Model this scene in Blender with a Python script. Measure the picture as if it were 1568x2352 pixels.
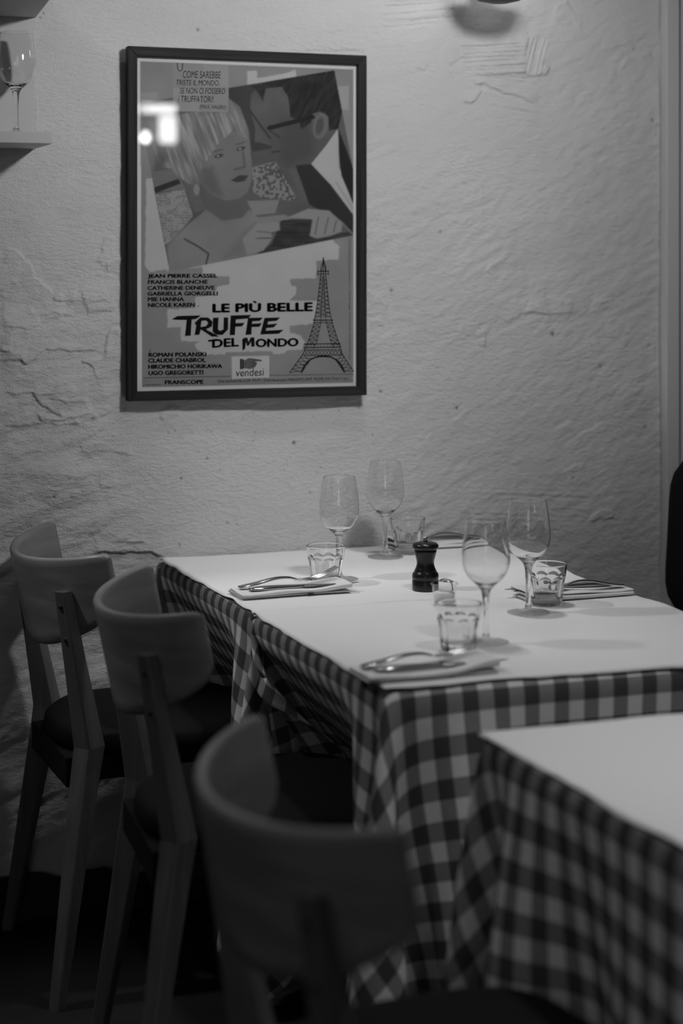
import bpy, bmesh, math, random
import numpy as np
from mathutils import Vector, Matrix, noise as mnoise

for o in list(bpy.data.objects):
    bpy.data.objects.remove(o, do_unlink=True)
SC = bpy.context.scene
COL = SC.collection
R = math.radians
random.seed(7)
RNG = np.random.default_rng(7)

# ------------------------------------------------------------------ camera
F, YAW, D, ZC, HY = 4308.0, R(20.2), 3.81, 1.34, 600.0      # focal length (px), yaw, wall distance, eye height, horizon row
cam = bpy.data.cameras.new('camera')
cam.sensor_width = 36.0
cam.lens = F / 2352 * 36.0
cam.shift_y = -(1176 - HY) / 2352
cam.dof.use_dof = True
cam.dof.focus_distance = 3.60
cam.dof.aperture_fstop = 2.3
cam.clip_start = 0.05
camo = bpy.data.objects.new('camera', cam)
COL.objects.link(camo)
camo.location = (0, -D, ZC)
camo.rotation_euler = (R(90), 0, -YAW)
SC.camera = camo

# ------------------------------------------------------------------ world, exposure, large lights
world = bpy.data.worlds.new('world')
SC.world = world
world.use_nodes = True
world.node_tree.nodes['Background'].inputs[0].default_value = (0.5, 0.5, 0.5, 1)
world.node_tree.nodes['Background'].inputs[1].default_value = 0.0
SC.view_settings.view_transform = 'Standard'
SC.view_settings.look = 'None'
SC.view_settings.exposure = 0.0
SC.view_settings.gamma = 1.0
SC.view_settings.use_curve_mapping = False
SC.cycles.use_denoising = True
SC.cycles.max_bounces = 14
SC.cycles.transmission_bounces = 12
SC.cycles.transparent_max_bounces = 16
SC.cycles.sample_clamp_indirect = 4.0

LAMPS = [  # unseen spots, added for their light: position, aim, watts, cone degrees, radius
    ((1.28, -0.62, 2.50), (1.28, -0.54, 0.7), 8.6, 56, 0.06),
    ((1.52, -2.12, 2.50), (1.50, -1.80, 0.7), 12.8, 66, 0.06),
    ((1.36, -1.25, 2.11), (1.34, 0.00, 1.70), 15.2, 110, 0.08),
    ((-0.30, -0.30, 2.50), (0.85, -0.28, 1.10), 15.0, 60, 0.06),
    ((-0.25, -1.95, 2.50), (1.02, -1.75, 0.55), 3.8, 52, 0.06),
]
BULB_GLOW = 15.0
GLOBE_W = 0.6
DAYLIGHT = 1.5

# ------------------------------------------------------------------ helpers
def px_to_plane(px, py, Y=0.0):
    """photo pixel -> (X, Z) on the vertical plane y = Y (parallel to the back wall)."""
    u = (px - 784.0) / F
    d = (D + Y) / (math.cos(YAW) - u * math.sin(YAW))
    return d * (math.sin(YAW) + u * math.cos(YAW)), ZC + (HY - py) / F * d

def px_to_plane_np(px, py, Y=0.0):
    u = (px - 784.0) / F
    d = (D + Y) / (math.cos(YAW) - u * math.sin(YAW))
    return d * (math.sin(YAW) + u * math.cos(YAW)), ZC + (HY - py) / F * d

def px_of_plane_np(X, Z, Y=0.0):
    yy = Y + D
    d = X * math.sin(YAW) + yy * math.cos(YAW)
    r = X * math.cos(YAW) - yy * math.sin(YAW)
    return 784.0 + F * r / d, HY + F * (ZC - Z) / d

def tag(o, label=None, cat=None, group=None, kind=None):
    if label: o['label'] = label
    if cat: o['category'] = cat
    if group: o['group'] = group
    if kind: o['kind'] = kind
    return o

def empty(name, loc=(0, 0, 0), rz=0.0):
    o = bpy.data.objects.new(name, None)
    o.empty_display_size = 0.05
    COL.objects.link(o)
    o.location = loc
    o.rotation_euler = (0, 0, rz)
    return o

def link(name, me, mat=None, parent=None, smooth=True):
    o = bpy.data.objects.new(name, me)
    COL.objects.link(o)
    if mat is not None and len(me.materials) == 0:
        me.materials.append(mat)
    if smooth:
        me.polygons.foreach_set('use_smooth', [True] * len(me.polygons))
    if parent is not None:
        o.parent = parent
    return o

def pymesh(name, verts, faces):
    me = bpy.data.meshes.new(name)
    me.from_pydata([tuple(map(float, v)) for v in verts], [], [tuple(f) for f in faces])
    me.update()
    return me

def grid_mesh(name, P, uv=None, closed_u=False):
    """P: (n, m, 3) array -> quad grid mesh, built fast."""
    n, m = P.shape[:2]
    me = bpy.data.meshes.new(name)
    me.vertices.add(n * m)
    me.vertices.foreach_set('co', np.ascontiguousarray(P, dtype=np.float32).ravel())
    idx = np.arange(n * m).reshape(n, m)
    if closed_u:
        idx = np.vstack([idx, idx[:1]])
    q = np.stack([idx[:-1, :-1], idx[1:, :-1], idx[1:, 1:], idx[:-1, 1:]], -1).reshape(-1, 4)
    k = len(q)
    me.loops.add(k * 4)
    me.loops.foreach_set('vertex_index', q.ravel().astype(np.int32))
    me.polygons.add(k)
    me.polygons.foreach_set('loop_start', (np.arange(k) * 4).astype(np.int32))
    me.polygons.foreach_set('loop_total', np.full(k, 4, dtype=np.int32))
    me.update(calc_edges=True)
    if uv is not None:
        l = me.uv_layers.new(name='UVMap')
        l.data.foreach_set('uv', np.ascontiguousarray(uv.reshape(-1, 2)[q.ravel()], dtype=np.float32).ravel())
    me.validate()
    return me

def box_mesh(name, a, b, bevel=0.0, seg=2):
    bm = bmesh.new()
    bmesh.ops.create_cube(bm, size=1.0)
    for v in bm.verts:
        v.co = Vector([a[i] + (v.co[i] + 0.5) * (b[i] - a[i]) for i in range(3)])
    if bevel > 0:
        bmesh.ops.bevel(bm, geom=bm.edges[:], offset=bevel, segments=seg, profile=0.5, affect='EDGES', clamp_overlap=True)
    me = bpy.data.meshes.new(name)
    bm.to_mesh(me); bm.free()
    return me

def box(name, a, b, mat, parent=None, bevel=0.0, seg=2):
    return link(name, box_mesh(name, a, b, bevel, seg), mat, parent, smooth=False)

def lathe_mesh(name, prof, n=48, cap0=False, cap1=False):
    """prof: list of (r, z); rings of n vertices, r == 0 collapses to one point."""
    verts, rings = [], []
    for r, z in prof:
        if r <= 1e-7:
            rings.append([len(verts)]); verts.append((0, 0, z))
        else:
            rings.append(list(range(len(verts), len(verts) + n)))
            verts += [(r * math.cos(2 * math.pi * i / n), r * math.sin(2 * math.pi * i / n), z) for i in range(n)]
    faces = []
    for A, B in zip(rings[:-1], rings[1:]):
        for i in range(n):
            j = (i + 1) % n
            if len(A) == 1 and len(B) == 1: continue
            if len(A) == 1: faces.append((A[0], B[j], B[i]))
            elif len(B) == 1: faces.append((A[i], A[j], B[0]))
            else: faces.append((A[i], A[j], B[j], B[i]))
    if cap0: faces.append(tuple(reversed(rings[0])))
    if cap1: faces.append(tuple(rings[-1]))
    return pymesh(name, verts, faces)

def loft_mesh(name, sections):
    """sections: list of closed loops (lists of points, same count); capped at both ends."""
    n = len(sections[0])
    verts = [p for s in sections for p in s]
    faces = []
    for k in range(len(sections) - 1):
        for i in range(n):
            j = (i + 1) % n
            faces.append((k * n + i, k * n + j, (k + 1) * n + j, (k + 1) * n + i))
    faces.append(tuple(reversed(range(n))))
    faces.append(tuple(range((len(sections) - 1) * n, len(sections) * n)))
    me = pymesh(name, verts, faces)
    bm = bmesh.new(); bm.from_mesh(me)
    bmesh.ops.recalc_face_normals(bm, faces=bm.faces[:])
    bm.to_mesh(me); bm.free()
    return me

def tube_mesh(name, pts, r, n=10):
    pts = [Vector(p) for p in pts]
    rs = r if isinstance(r, (list, tuple)) else [r] * len(pts)
    secs = []
    for i, p in enumerate(pts):
        t = (pts[min(i + 1, len(pts) - 1)] - pts[max(i - 1, 0)]).normalized()
        a = Vector((0, 0, 1)) if abs(t.z) < 0.9 else Vector((1, 0, 0))
        u = t.cross(a).normalized(); v = t.cross(u).normalized()
        secs.append([tuple(p + rs[i] * (math.cos(2 * math.pi * k / n) * u + math.sin(2 * math.pi * k / n) * v)) for k in range(n)])
    return loft_mesh(name, secs)

def smooth_interp(xs, ys, x):
    """monotone-ish smooth interpolation through key points."""
    x = np.asarray(x, float); xs = np.asarray(xs, float); ys = np.asarray(ys, float)
    i = np.clip(np.searchsorted(xs, x) - 1, 0, len(xs) - 2)
    t = np.clip((x - xs[i]) / (xs[i + 1] - xs[i]), 0, 1)
    m = np.gradient(ys, xs)
    h = xs[i + 1] - xs[i]
    t2, t3 = t * t, t * t * t
    return (2 * t3 - 3 * t2 + 1) * ys[i] + (t3 - 2 * t2 + t) * h * m[i] + (-2 * t3 + 3 * t2) * ys[i + 1] + (t3 - t2) * h * m[i + 1]

def copy_tree(o, parent=None):
    c = o.copy(); COL.objects.link(c); c.parent = parent
    for ch in [x for x in bpy.data.objects if x.parent == o]:
        k = copy_tree(ch, c)
    return c

# ------------------------------------------------------------------ materials (all grey: the photograph is black and white)
def new_mat(name):
    m = bpy.data.materials.new(name); m.use_nodes = True
    return m, m.node_tree, m.node_tree.nodes['Principled BSDF']

def grey(v): return (v, v, v, 1)

def plain(name, v, rough=0.6, spec=0.5, metal=0.0, bump=0.0, bscale=300.0):
    m, nt, b = new_mat(name)
    b.inputs['Base Color'].default_value = grey(v)
    b.inputs['Roughness'].default_value = rough
    b.inputs['Specular IOR Level'].default_value = spec
    b.inputs['Metallic'].default_value = metal
    if bump:
        tc = nt.nodes.new('ShaderNodeTexCoord'); n = nt.nodes.new('ShaderNodeTexNoise'); bp = nt.nodes.new('ShaderNodeBump')
        n.inputs['Scale'].default_value = bscale; n.inputs['Detail'].default_value = 4
        bp.inputs['Strength'].default_value = bump; bp.inputs['Distance'].default_value = 0.002
        nt.links.new(tc.outputs['Object'], n.inputs['Vector'])
        nt.links.new(n.outputs['Fac'], bp.inputs['Height']); nt.links.new(bp.outputs['Normal'], b.inputs['Normal'])
    return m

def wood(name, v0, v1, axis_scale=(2, 60, 60), rough=0.45, bump=0.1, spec=0.5):
    m, nt, b = new_mat(name)
    b.inputs['Specular IOR Level'].default_value = spec
    tc = nt.nodes.new('ShaderNodeTexCoord'); mp = nt.nodes.new('ShaderNodeMapping')
    mp.inputs['Scale'].default_value = axis_scale
    n = nt.nodes.new('ShaderNodeTexNoise'); n.inputs['Scale'].default_value = 1.0; n.inputs['Detail'].default_value = 6
    n.inputs['Distortion'].default_value = 0.4
    cr = nt.nodes.new('ShaderNodeValToRGB')
    cr.color_ramp.elements[0].position = 0.3; cr.color_ramp.elements[0].color = grey(v0)
    cr.color_ramp.elements[1].position = 0.7; cr.color_ramp.elements[1].color = grey(v1)
    bp = nt.nodes.new('ShaderNodeBump'); bp.inputs['Strength'].default_value = bump; bp.inputs['Distance'].default_value = 0.001
    L = nt.links.new
    L(tc.outputs['Object'], mp.inputs['Vector']); L(mp.outputs['Vector'], n.inputs['Vector'])
    L(n.outputs['Fac'], cr.inputs['Fac']); L(cr.outputs['Color'], b.inputs['Base Color'])
    L(n.outputs['Fac'], bp.inputs['Height']); L(bp.outputs['Normal'], b.inputs['Normal'])
    b.inputs['Roughness'].default_value = rough
    return m

def emit(name, v, strength):
    m = bpy.data.materials.new(name); m.use_nodes = True
    nt = m.node_tree; nt.nodes.clear()
    e = nt.nodes.new('ShaderNodeEmission'); e.inputs[0].default_value = grey(v); e.inputs[1].default_value = strength
    o = nt.nodes.new('ShaderNodeOutputMaterial'); nt.links.new(e.outputs[0], o.inputs[0])
    return m

def glass_mat(name, ior=1.47, tint=0.985, rough=0.0):
    m = bpy.data.materials.new(name); m.use_nodes = True
    nt = m.node_tree; nt.nodes.clear()
    g = nt.nodes.new('ShaderNodeBsdfGlass'); g.inputs['Color'].default_value = grey(tint)
    g.inputs['IOR'].default_value = ior; g.inputs['Roughness'].default_value = rough
    o = nt.nodes.new('ShaderNodeOutputMaterial'); nt.links.new(g.outputs[0], o.inputs[0])
    return m

def thin_glass_mat(name, f0=0.045, tint=0.98):
    """thin pane: two-sided Schlick mix of a mirror reflection and straight transmission."""
    m = bpy.data.materials.new(name); m.use_nodes = True
    nt = m.node_tree; nt.nodes.clear()
    t = nt.nodes.new('ShaderNodeBsdfTransparent'); t.inputs[0].default_value = grey(tint)
    g = nt.nodes.new('ShaderNodeBsdfGlossy'); g.inputs['Roughness'].default_value = 0.0
    g.inputs['Color'].default_value = grey(1)
    lw = nt.nodes.new('ShaderNodeLayerWeight'); lw.inputs['Blend'].default_value = 0.5
    p = nt.nodes.new('ShaderNodeMath'); p.operation = 'POWER'; p.inputs[1].default_value = 5.0
    f = nt.nodes.new('ShaderNodeMath'); f.operation = 'MULTIPLY_ADD'; f.inputs[1].default_value = 1 - f0; f.inputs[2].default_value = f0
    x = nt.nodes.new('ShaderNodeMixShader'); o = nt.nodes.new('ShaderNodeOutputMaterial')
    L = nt.links.new
    L(lw.outputs['Facing'], p.inputs[0]); L(p.outputs[0], f.inputs[0])
    L(f.outputs[0], x.inputs[0]); L(t.outputs[0], x.inputs[1]); L(g.outputs[0], x.inputs[2]); L(x.outputs[0], o.inputs[0])
    return m

def plaster_mat():
    m, nt, b = new_mat('plaster')
    L = nt.links.new
    tc = nt.nodes.new('ShaderNodeTexCoord')
    mp = nt.nodes.new('ShaderNodeMapping'); mp.inputs['Rotation'].default_value = (0, R(-22), 0); mp.inputs['Scale'].default_value = (0.45, 1, 1)
    L(tc.outputs['Object'], mp.inputs['Vector'])
    n1 = nt.nodes.new('ShaderNodeTexNoise'); n1.inputs['Scale'].default_value = 150; n1.inputs['Detail'].default_value = 5; n1.inputs['Roughness'].default_value = 0.6
    n2 = nt.nodes.new('ShaderNodeTexNoise'); n2.inputs['Scale'].default_value = 480; n2.inputs['Detail'].default_value = 2
    n3 = nt.nodes.new('ShaderNodeTexNoise'); n3.inputs['Scale'].default_value = 3.2; n3.inputs['Detail'].default_value = 3
    L(mp.outputs['Vector'], n1.inputs['Vector']); L(tc.outputs['Object'], n2.inputs['Vector']); L(tc.outputs['Object'], n3.inputs['Vector'])
    mr = nt.nodes.new('ShaderNodeMapRange'); mr.inputs['From Min'].default_value = 0.35; mr.inputs['From Max'].default_value = 0.65
    mr.inputs['To Min'].default_value = 0.6; mr.inputs['To Max'].default_value = 1.0
    L(n3.outputs['Fac'], mr.inputs['Value'])
    mul = nt.nodes.new('ShaderNodeMath'); mul.operation = 'MULTIPLY'
    L(n1.outputs['Fac'], mul.inputs[0]); L(mr.outputs['Result'], mul.inputs[1])
    ad = nt.nodes.new('ShaderNodeMath'); ad.operation = 'MULTIPLY_ADD'; ad.inputs[1].default_value = 0.4
    L(n2.outputs['Fac'], ad.inputs[0]); L(mul.outputs[0], ad.inputs[2])
    bp = nt.nodes.new('ShaderNodeBump'); bp.inputs['Strength'].default_value = 1.0; bp.inputs['Distance'].default_value = 0.0050
    L(ad.outputs[0], bp.inputs['Height']); L(bp.outputs['Normal'], b.inputs['Normal'])
    cr = nt.nodes.new('ShaderNodeValToRGB')
    cr.color_ramp.elements[0].position = 0.3; cr.color_ramp.elements[0].color = grey(0.56)
    cr.color_ramp.elements[1].position = 0.7; cr.color_ramp.elements[1].color = grey(0.62)
    L(n3.outputs['Fac'], cr.inputs['Fac'])
    av = nt.nodes.new('ShaderNodeAttribute'); av.attribute_name = 'pit_shade'
    mxs = nt.nodes.new('ShaderNodeMixRGB'); mxs.inputs[2].default_value = grey(0.06)
    L(av.outputs['Fac'], mxs.inputs[0]); L(cr.outputs['Color'], mxs.inputs[1]); L(mxs.outputs[0], b.inputs['Base Color'])
    b.inputs['Roughness'].default_value = 0.8; b.inputs['Specular IOR Level'].default_value = 0.25
    return m

def gingham_mat():
    """2.5 cm checks on the cloth's own UV (metres)."""
    m, nt, b = new_mat('gingham')
    L = nt.links.new
    uv = nt.nodes.new('ShaderNodeUVMap'); sp = nt.nodes.new('ShaderNodeSeparateXYZ'); L(uv.outputs[0], sp.inputs[0])
    masks = []
    for ax in (0, 1):
        a = nt.nodes.new('ShaderNodeMath'); a.operation = 'MULTIPLY'; a.inputs[1].default_value = 1 / 0.05; L(sp.outputs[ax], a.inputs[0])
        f = nt.nodes.new('ShaderNodeMath'); f.operation = 'FRACT'; L(a.outputs[0], f.inputs[0])
        g = nt.nodes.new('ShaderNodeMath'); g.operation = 'GREATER_THAN'; g.inputs[1].default_value = 0.5; L(f.outputs[0], g.inputs[0])
        masks.append(g)
    s = nt.nodes.new('ShaderNodeMath'); s.operation = 'ADD'; L(masks[0].outputs[0], s.inputs[0]); L(masks[1].outputs[0], s.inputs[1])
    h = nt.nodes.new('ShaderNodeMath'); h.operation = 'MULTIPLY'; h.inputs[1].default_value = 0.5; L(s.outputs[0], h.inputs[0])
    cr = nt.nodes.new('ShaderNodeValToRGB'); cr.color_ramp.interpolation = 'CONSTANT'
    cr.color_ramp.elements[0].position = 0.0; cr.color_ramp.elements[0].color = grey(0.74)
    cr.color_ramp.elements[1].position = 0.25; cr.color_ramp.elements[1].color = grey(0.26)
    e = cr.color_ramp.elements.new(0.75); e.color = grey(0.072)
    L(h.outputs[0], cr.inputs['Fac']); L(cr.outputs['Color'], b.inputs['Base Color'])
    w = nt.nodes.new('ShaderNodeTexNoise'); w.inputs['Scale'].default_value = 900; L(uv.outputs[0], w.inputs['Vector'])
    bp = nt.nodes.new('ShaderNodeBump'); bp.inputs['Strength'].default_value = 0.15; bp.inputs['Distance'].default_value = 0.0005
    L(w.outputs['Fac'], bp.inputs['Height']); L(bp.outputs['Normal'], b.inputs['Normal'])
    b.inputs['Roughness'].default_value = 0.85; b.inputs['Specular IOR Level'].default_value = 0.2
    return m

def tone_mat():
    m, nt, b = new_mat('printed_paper')
    at = nt.nodes.new('ShaderNodeAttribute'); at.attribute_name = 'tone'
    nt.links.new(at.outputs['Fac'], b.inputs['Base Color'])
    b.inputs['Roughness'].default_value = 0.7; b.inputs['Specular IOR Level'].default_value = 0.2
    return m

M = {
    'plaster': plaster_mat(),
    'room': plain('room_paint', 0.30, 0.8, 0.2, bump=0.2, bscale=60),
    'ceiling': plain('ceiling_paint', 0.45, 0.85, 0.2, bump=0.1, bscale=60),
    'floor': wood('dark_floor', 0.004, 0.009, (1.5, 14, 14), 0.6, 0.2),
    'basepaint': plain('dark_base_paint', 0.02, 0.7, 0.3, bump=0.4, bscale=90),
    'white_paint': plain('white_paint', 0.55, 0.45, 0.4, bump=0.05, bscale=200),
    'shelf': plain('shelf_laminate', 0.45, 0.5, 0.4),
    'dark_gap': plain('dark_gap', 0.01, 0.9),
    'frame': wood('dark_ash_frame', 0.011, 0.030, (90, 90, 3), 0.6, 0.3, 0.12),
    'frame_h': wood('dark_ash_frame_across', 0.011, 0.030, (3, 90, 90), 0.6, 0.3, 0.12),
    'tone': tone_mat(),
    'ink': plain('ink', 0.006, 0.8, 0.05),
    'paper': plain('white_paper', 0.78, 0.65, 0.25, bump=0.03, bscale=120),
    'gingham': gingham_mat(),
    'napkin': plain('napkin_cloth', 0.72, 0.9, 0.1, bump=0.2, bscale=700),
    'steel': plain('polished_steel', 0.42, 0.16, 0.5, 1.0),
    'chrome': plain('chrome', 0.75, 0.08, 0.5, 1.0),
    'chair_wood': wood('chair_ply', 0.17, 0.27, (6, 6, 45), 0.38, 0.08),
    'leg_wood': wood('chair_leg_wood', 0.09, 0.14, (40, 40, 4), 0.4, 0.1),
    'seat': plain('black_upholstery', 0.005, 0.8, 0.15, bump=0.2, bscale=400),
    'hole': plain('screw_hole', 0.01, 0.7),
    'black_wood': plain('black_lacquer', 0.008, 0.28, 0.5),
    'table_wood': wood('table_wood', 0.08, 0.14, (4, 40, 40)),
    'glass': glass_mat('clear_glass', 1.45, 0.99),
    'tumbler_glass': glass_mat('pressed_glass', 1.47, 1.0),
    'thin_pot': thin_glass_mat('thin_pot_glass', 0.05, 0.975),
    'thin_foot': thin_glass_mat('thin_glass', 0.06, 0.90),
    'pane': thin_glass_mat('picture_glass'),
    'salt': plain('salt', 0.8, 0.9, 0.2, bump=0.4, bscale=900),
    'black_metal': plain('black_metal', 0.02, 0.45, 0.5),
    'lamp_glow': emit('lamp_glow', 1.0, 10.0),
    'tube_glow': emit('tube_glow', 1.0, 11.0),
    'globe_glow': emit('globe_glow', 1.0, 25.0),
}

# ------------------------------------------------------------------ numpy value noise
def vnoise(x, y, seed=0):
    xi = np.floor(x).astype(np.int64); yi = np.floor(y).astype(np.int64)
    xf = x - xi; yf = y - yi
    def h(a, b):
        n = (a * 374761393 + b * 668265263 + seed * 1442695041) & 0x7fffffff
        n = ((n ^ (n >> 13)) * 1274126177) & 0x7fffffff
        return ((n ^ (n >> 16)) & 0xffff) / 65535.0
    sx = xf * xf * xf * (xf * (xf * 6 - 15) + 10); sy = yf * yf * yf * (yf * (yf * 6 - 15) + 10)
    a = h(xi, yi) * (1 - sx) + h(xi + 1, yi) * sx
    b = h(xi, yi + 1) * (1 - sx) + h(xi + 1, yi + 1) * sx
    return (a * (1 - sy) + b * sy) * 2 - 1

def fbm(x, y, oct=4, seed=0):
    s = 0; a = 1.0
    for k in range(oct):
        s = s + a * vnoise(x * 2 ** k, y * 2 ** k, seed + k * 17); a *= 0.5
    return s

def sstep(a, b, x):
    t = np.clip((x - a) / (b - a), 0, 1); return t * t * (3 - 2 * t)

def seg_dist(px, py, pts):
    """distance and signed side to a polyline."""
    best = np.full(px.shape, 1e9); side = np.zeros(px.shape); tt = np.zeros(px.shape)
    n = len(pts) - 1
    for k in range(n):
        (x0, y0), (x1, y1) = pts[k], pts[k + 1]
        dx, dy = x1 - x0, y1 - y0; L2 = dx * dx + dy * dy + 1e-9
        t = np.clip(((px - x0) * dx + (py - y0) * dy) / L2, 0, 1)
        d = np.hypot(px - x0 - t * dx, py - y0 - t * dy)
        s = dx * (py - y0) - dy * (px - x0)
        w = d < best
        best = np.where(w, d, best); side = np.where(w, np.sign(s), side); tt = np.where(w, (k + t) / n, tt)
    return best, side, tt

def poly_sd(px, py, pts):
    """signed distance to a polygon (negative inside)."""
    n = len(pts); d = np.full(px.shape, 1e9); ins = np.zeros(px.shape, bool)
    for k in range(n):
        (x0, y0), (x1, y1) = pts[k], pts[(k + 1) % n]
        dx, dy = x1 - x0, y1 - y0; L2 = dx * dx + dy * dy + 1e-9
        t = np.clip(((px - x0) * dx + (py - y0) * dy) / L2, 0, 1)
        d = np.minimum(d, np.hypot(px - x0 - t * dx, py - y0 - t * dy))
        c = ((y0 > py) != (y1 > py))
        xi = (x1 - x0) * (py - y0) / (y1 - y0 + 1e-12) + x0
        ins ^= c & (px < xi)
    return np.where(ins, -d, d)

# crop -> photo pixel converters (crops I measured in)
def c1(p): return [(270 + x / 2.657, 90 + y / 2.657) for x, y in p]
def c2(p): return [(270 + x / 2.657, 560 + y / 2.657) for x, y in p]
def cl(p): return [(x / 2.94, 500 + y / 2.94) for x, y in p]
def cr1(p): return [(840 + x / 2.154, y / 2.154) for x, y in p]
def cr2(p): return [(840 + x / 2.154, 560 + y / 2.154) for x, y in p]

# ================================================================== SETTING
XL, XR, YF, ZT = -2.6, 3.3, -7.0, 2.62

def build_wall():
    xs = np.concatenate([np.linspace(XL, 0.60, 40)[:-1], np.arange(0.60, 2.22, 0.0024), np.linspace(2.22, XR, 20)])
    zs = np.concatenate([np.linspace(0.0, 0.70, 160)[:-1], np.arange(0.70, 1.97, 0.0024), np.linspace(1.97, ZT, 20)])
    X, Z = np.meshgrid(xs, zs, indexing='ij')
    px, py = px_of_plane_np(X, Z)
    h = 0.0055 * fbm(X * 2.3 + 3.1, Z * 2.9 + 1.7, 3, 3)
    ca, sa = math.cos(0.42), math.sin(0.42)
    U, V = X * ca + Z * sa, -X * sa + Z * ca                       # trowel direction rises to the right
    rightw = sstep(700, 1000, px)
    h += (0.0016 - 0.0009 * rightw) * fbm(U * 5.5, V * 15, 4, 11)
    rough = 0.5 + 0.5 * fbm(X * 3, Z * 3, 2, 91)
    left = sstep(420, 150, px)
    h += (0.0005 + 0.0008 * np.clip(rough, 0, 1)) * fbm(U * 30, V * 70, 4, 23)
    h += left * (0.0042 * fbm(U * 10 + 5, V * 26, 4, 37) + 0.0045 * fbm(X * 6.5 + 2, Z * 9, 3, 41)) * sstep(540, 760, py)
    # plaster lips: one side stands proud, fading away from the edge
    lips = [
        (cl([(30, 200), (150, 250), (210, 360), (350, 500), (460, 520)]), 2.6, 90, 1),
        (cl([(20, 540), (30, 490), (60, 460), (130, 462)]), 2.2, 60, -1),
        (cl([(0, 890), (70, 905)]), 4.0, 20, -1),
        (cl([(0, 960), (130, 965), (180, 990), (240, 940), (310, 890), (480, 888), (700, 890)]), 4.0, 45, -1),
        (cl([(560, 985), (560, 958), (680, 945), (715, 900), (715, 800), (760, 740), (840, 745)]), 4.0, 40, 1),
        (cl([(215, 1190), (300, 1270), (430, 1335)]), 3.6, 30, -1),
        (cl([(340, 1215), (440, 1240), (590, 1235)]), 2.6, 30, -1),
        (cl([(0, 1190), (210, 1192), (360, 1188), (520, 1185)]), 2.4, 30, -1),
        (cl([(270, 1330), (290, 1385), (380, 1370), (480, 1352), (530, 1350), (630, 1330)]), 4.0, 30, -1),
        (cl([(630, 1330), (620, 1378), (540, 1390), (500, 1360)]), 3.0, 22, -1),
        (cl([(0, 1400), (250, 1410), (530, 1392), (800, 1300)]), 3.0, 60, -1),
        (cl([(600, 650), (640, 632), (780, 620)]), 3.2, 30, -1),
        (cl([(640, 300), (680, 240), (680, 190), (720, 130), (780, 130)]), 2.6, 30, 1),
        (cl([(700, 300), (760, 290), (840, 265)]), 2.6, 30, 1),
        (cl([(180, 660), (300, 655), (370, 650), (395, 675), (520, 665)]), 2.2, 25, -1),
        (cl([(0, 735), (190, 742), (270, 710)]), 2.6, 30, -1),
        (cl([(350, 540), (420, 560), (500, 575)]), 2.8, 26, -1),
        (cl([(550, 585), (740, 548)]), 2.0, 26, -1),
        (cl([(680, 1810), (790, 1806)]), 2.0, 20, -1),
        (cl([(520, 1590), (760, 1575), (900, 1605)]), 2.0, 40, -1),
        (cl([(760, 2180), (830, 2185), (870, 2200), (1000, 2200)]), 2.4, 25, -1),
        (cl([(620, 2262), (760, 2250), (960, 2262), (1120, 2282)]), 5.0, 22, -1),
        (cl([(1080, 1350), (1130, 1300), (1170, 1250)]), 1.6, 40, 1),
        (cl([(1080, 1355), (1235, 1335)]), 1.6, 30, -1),
        (cr1([(520, 420), (600, 410), (620, 430), (700, 462), (850, 520)]), 5.0, 40, -1),
        (cr1([(480, 490), (520, 515), (545, 495), (575, 440)]), 4.5, 26, -1),
        (cr1([(430, 160), (385, 240), (400, 290), (430, 330)]), 2.4, 30, -1),
        (cr1([(510, 372), (700, 356), (790, 366), (880, 370), (910, 330)]), 4.5, 55, -1),
        (cr1([(810, 180), (770, 360)]), 2.4, 14, 1),
        (cr1([(455, 205), (805, 180)]), 1.8, 22, 1),
        (cr1([(910, 100), (960, 30), (1010, 5)]), 2.4, 40, 1),
        (cr1([(1030, 115), (1075, 118)]), 2.2, 14, -1),
        (cr1([(1250, 350), (1300, 285), (1420, 260)]), 2.2, 40, 1),
        (cr1([(1160, 235), (1300, 225), (1330, 245)]), 1.8, 30, -1),
        (cr1([(250, 320), (290, 345), (310, 330)]), 2.6, 16, -1),
        (cr1([(575, 880), (580, 1000), (590, 1150)]), 0.9, 12, 1),
        (cr1([(20, 1000), (280, 990), (420, 1022)]), 0.9, 16, -1),
        (cr1([(100, 1105), (340, 1120)]), 0.9, 16, -1),
        (cr1([(440, 1085), (590, 1150), (710, 1190)]), 0.9, 14, -1),
        (cr2([(780, 340), (900, 350), (1050, 330), (1062, 356)]), 2.4, 36, -1),
        (cr2([(820, 285), (900, 270), (1030, 290)]), 2.0, 30, 1),
        (cr2([(700, 400), (760, 345), (900, 355)]), 2.4, 50, -1),
        (cr2([(1100, 1370), (1110, 1340), (1160, 1310), (1220, 1330), (1222, 1356), (1150, 1378)]), 3.4, 26, 1),
        (cr2([(510, 400), (560, 390), (580, 420), (578, 500), (540, 495)]), 3.4, 26, 1),
        (cr2([(10, 225), (60, 262), (100, 300), (100, 355)]), 4.0, 40, 1),
        (cr2([(15, 380), (50, 372), (90, 385)]), 3.0, 18, 1),
        (cr2([(880, 925), (960, 905), (1040, 880)]), 2.0, 26, 1),
        (cr2([(1040, 950), (1110, 915), (1190, 885)]), 2.4, 30, 1),
        (cr2([(980, 1125), (1030, 1100), (1080, 1085)]), 2.4, 28, 1),
        (cr2([(580, 140), (660, 70), (720, 30)]), 2.2, 60, 1),
        (cr2([(1140, 270), (1175, 285), (1220, 262)]), 1.8, 18, 1),
        (cr2([(420, 875), (470, 850), (490, 825)]), 1.8, 18, 1),
        (cr2([(270, 940), (290, 960), (320, 940)]), 1.8, 18, 1),
    ]
    wob = 5 * fbm(px / 34.0, py / 34.0, 3, 51); wob2 = 5 * fbm(px / 34.0, py / 34.0, 3, 77)
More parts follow.
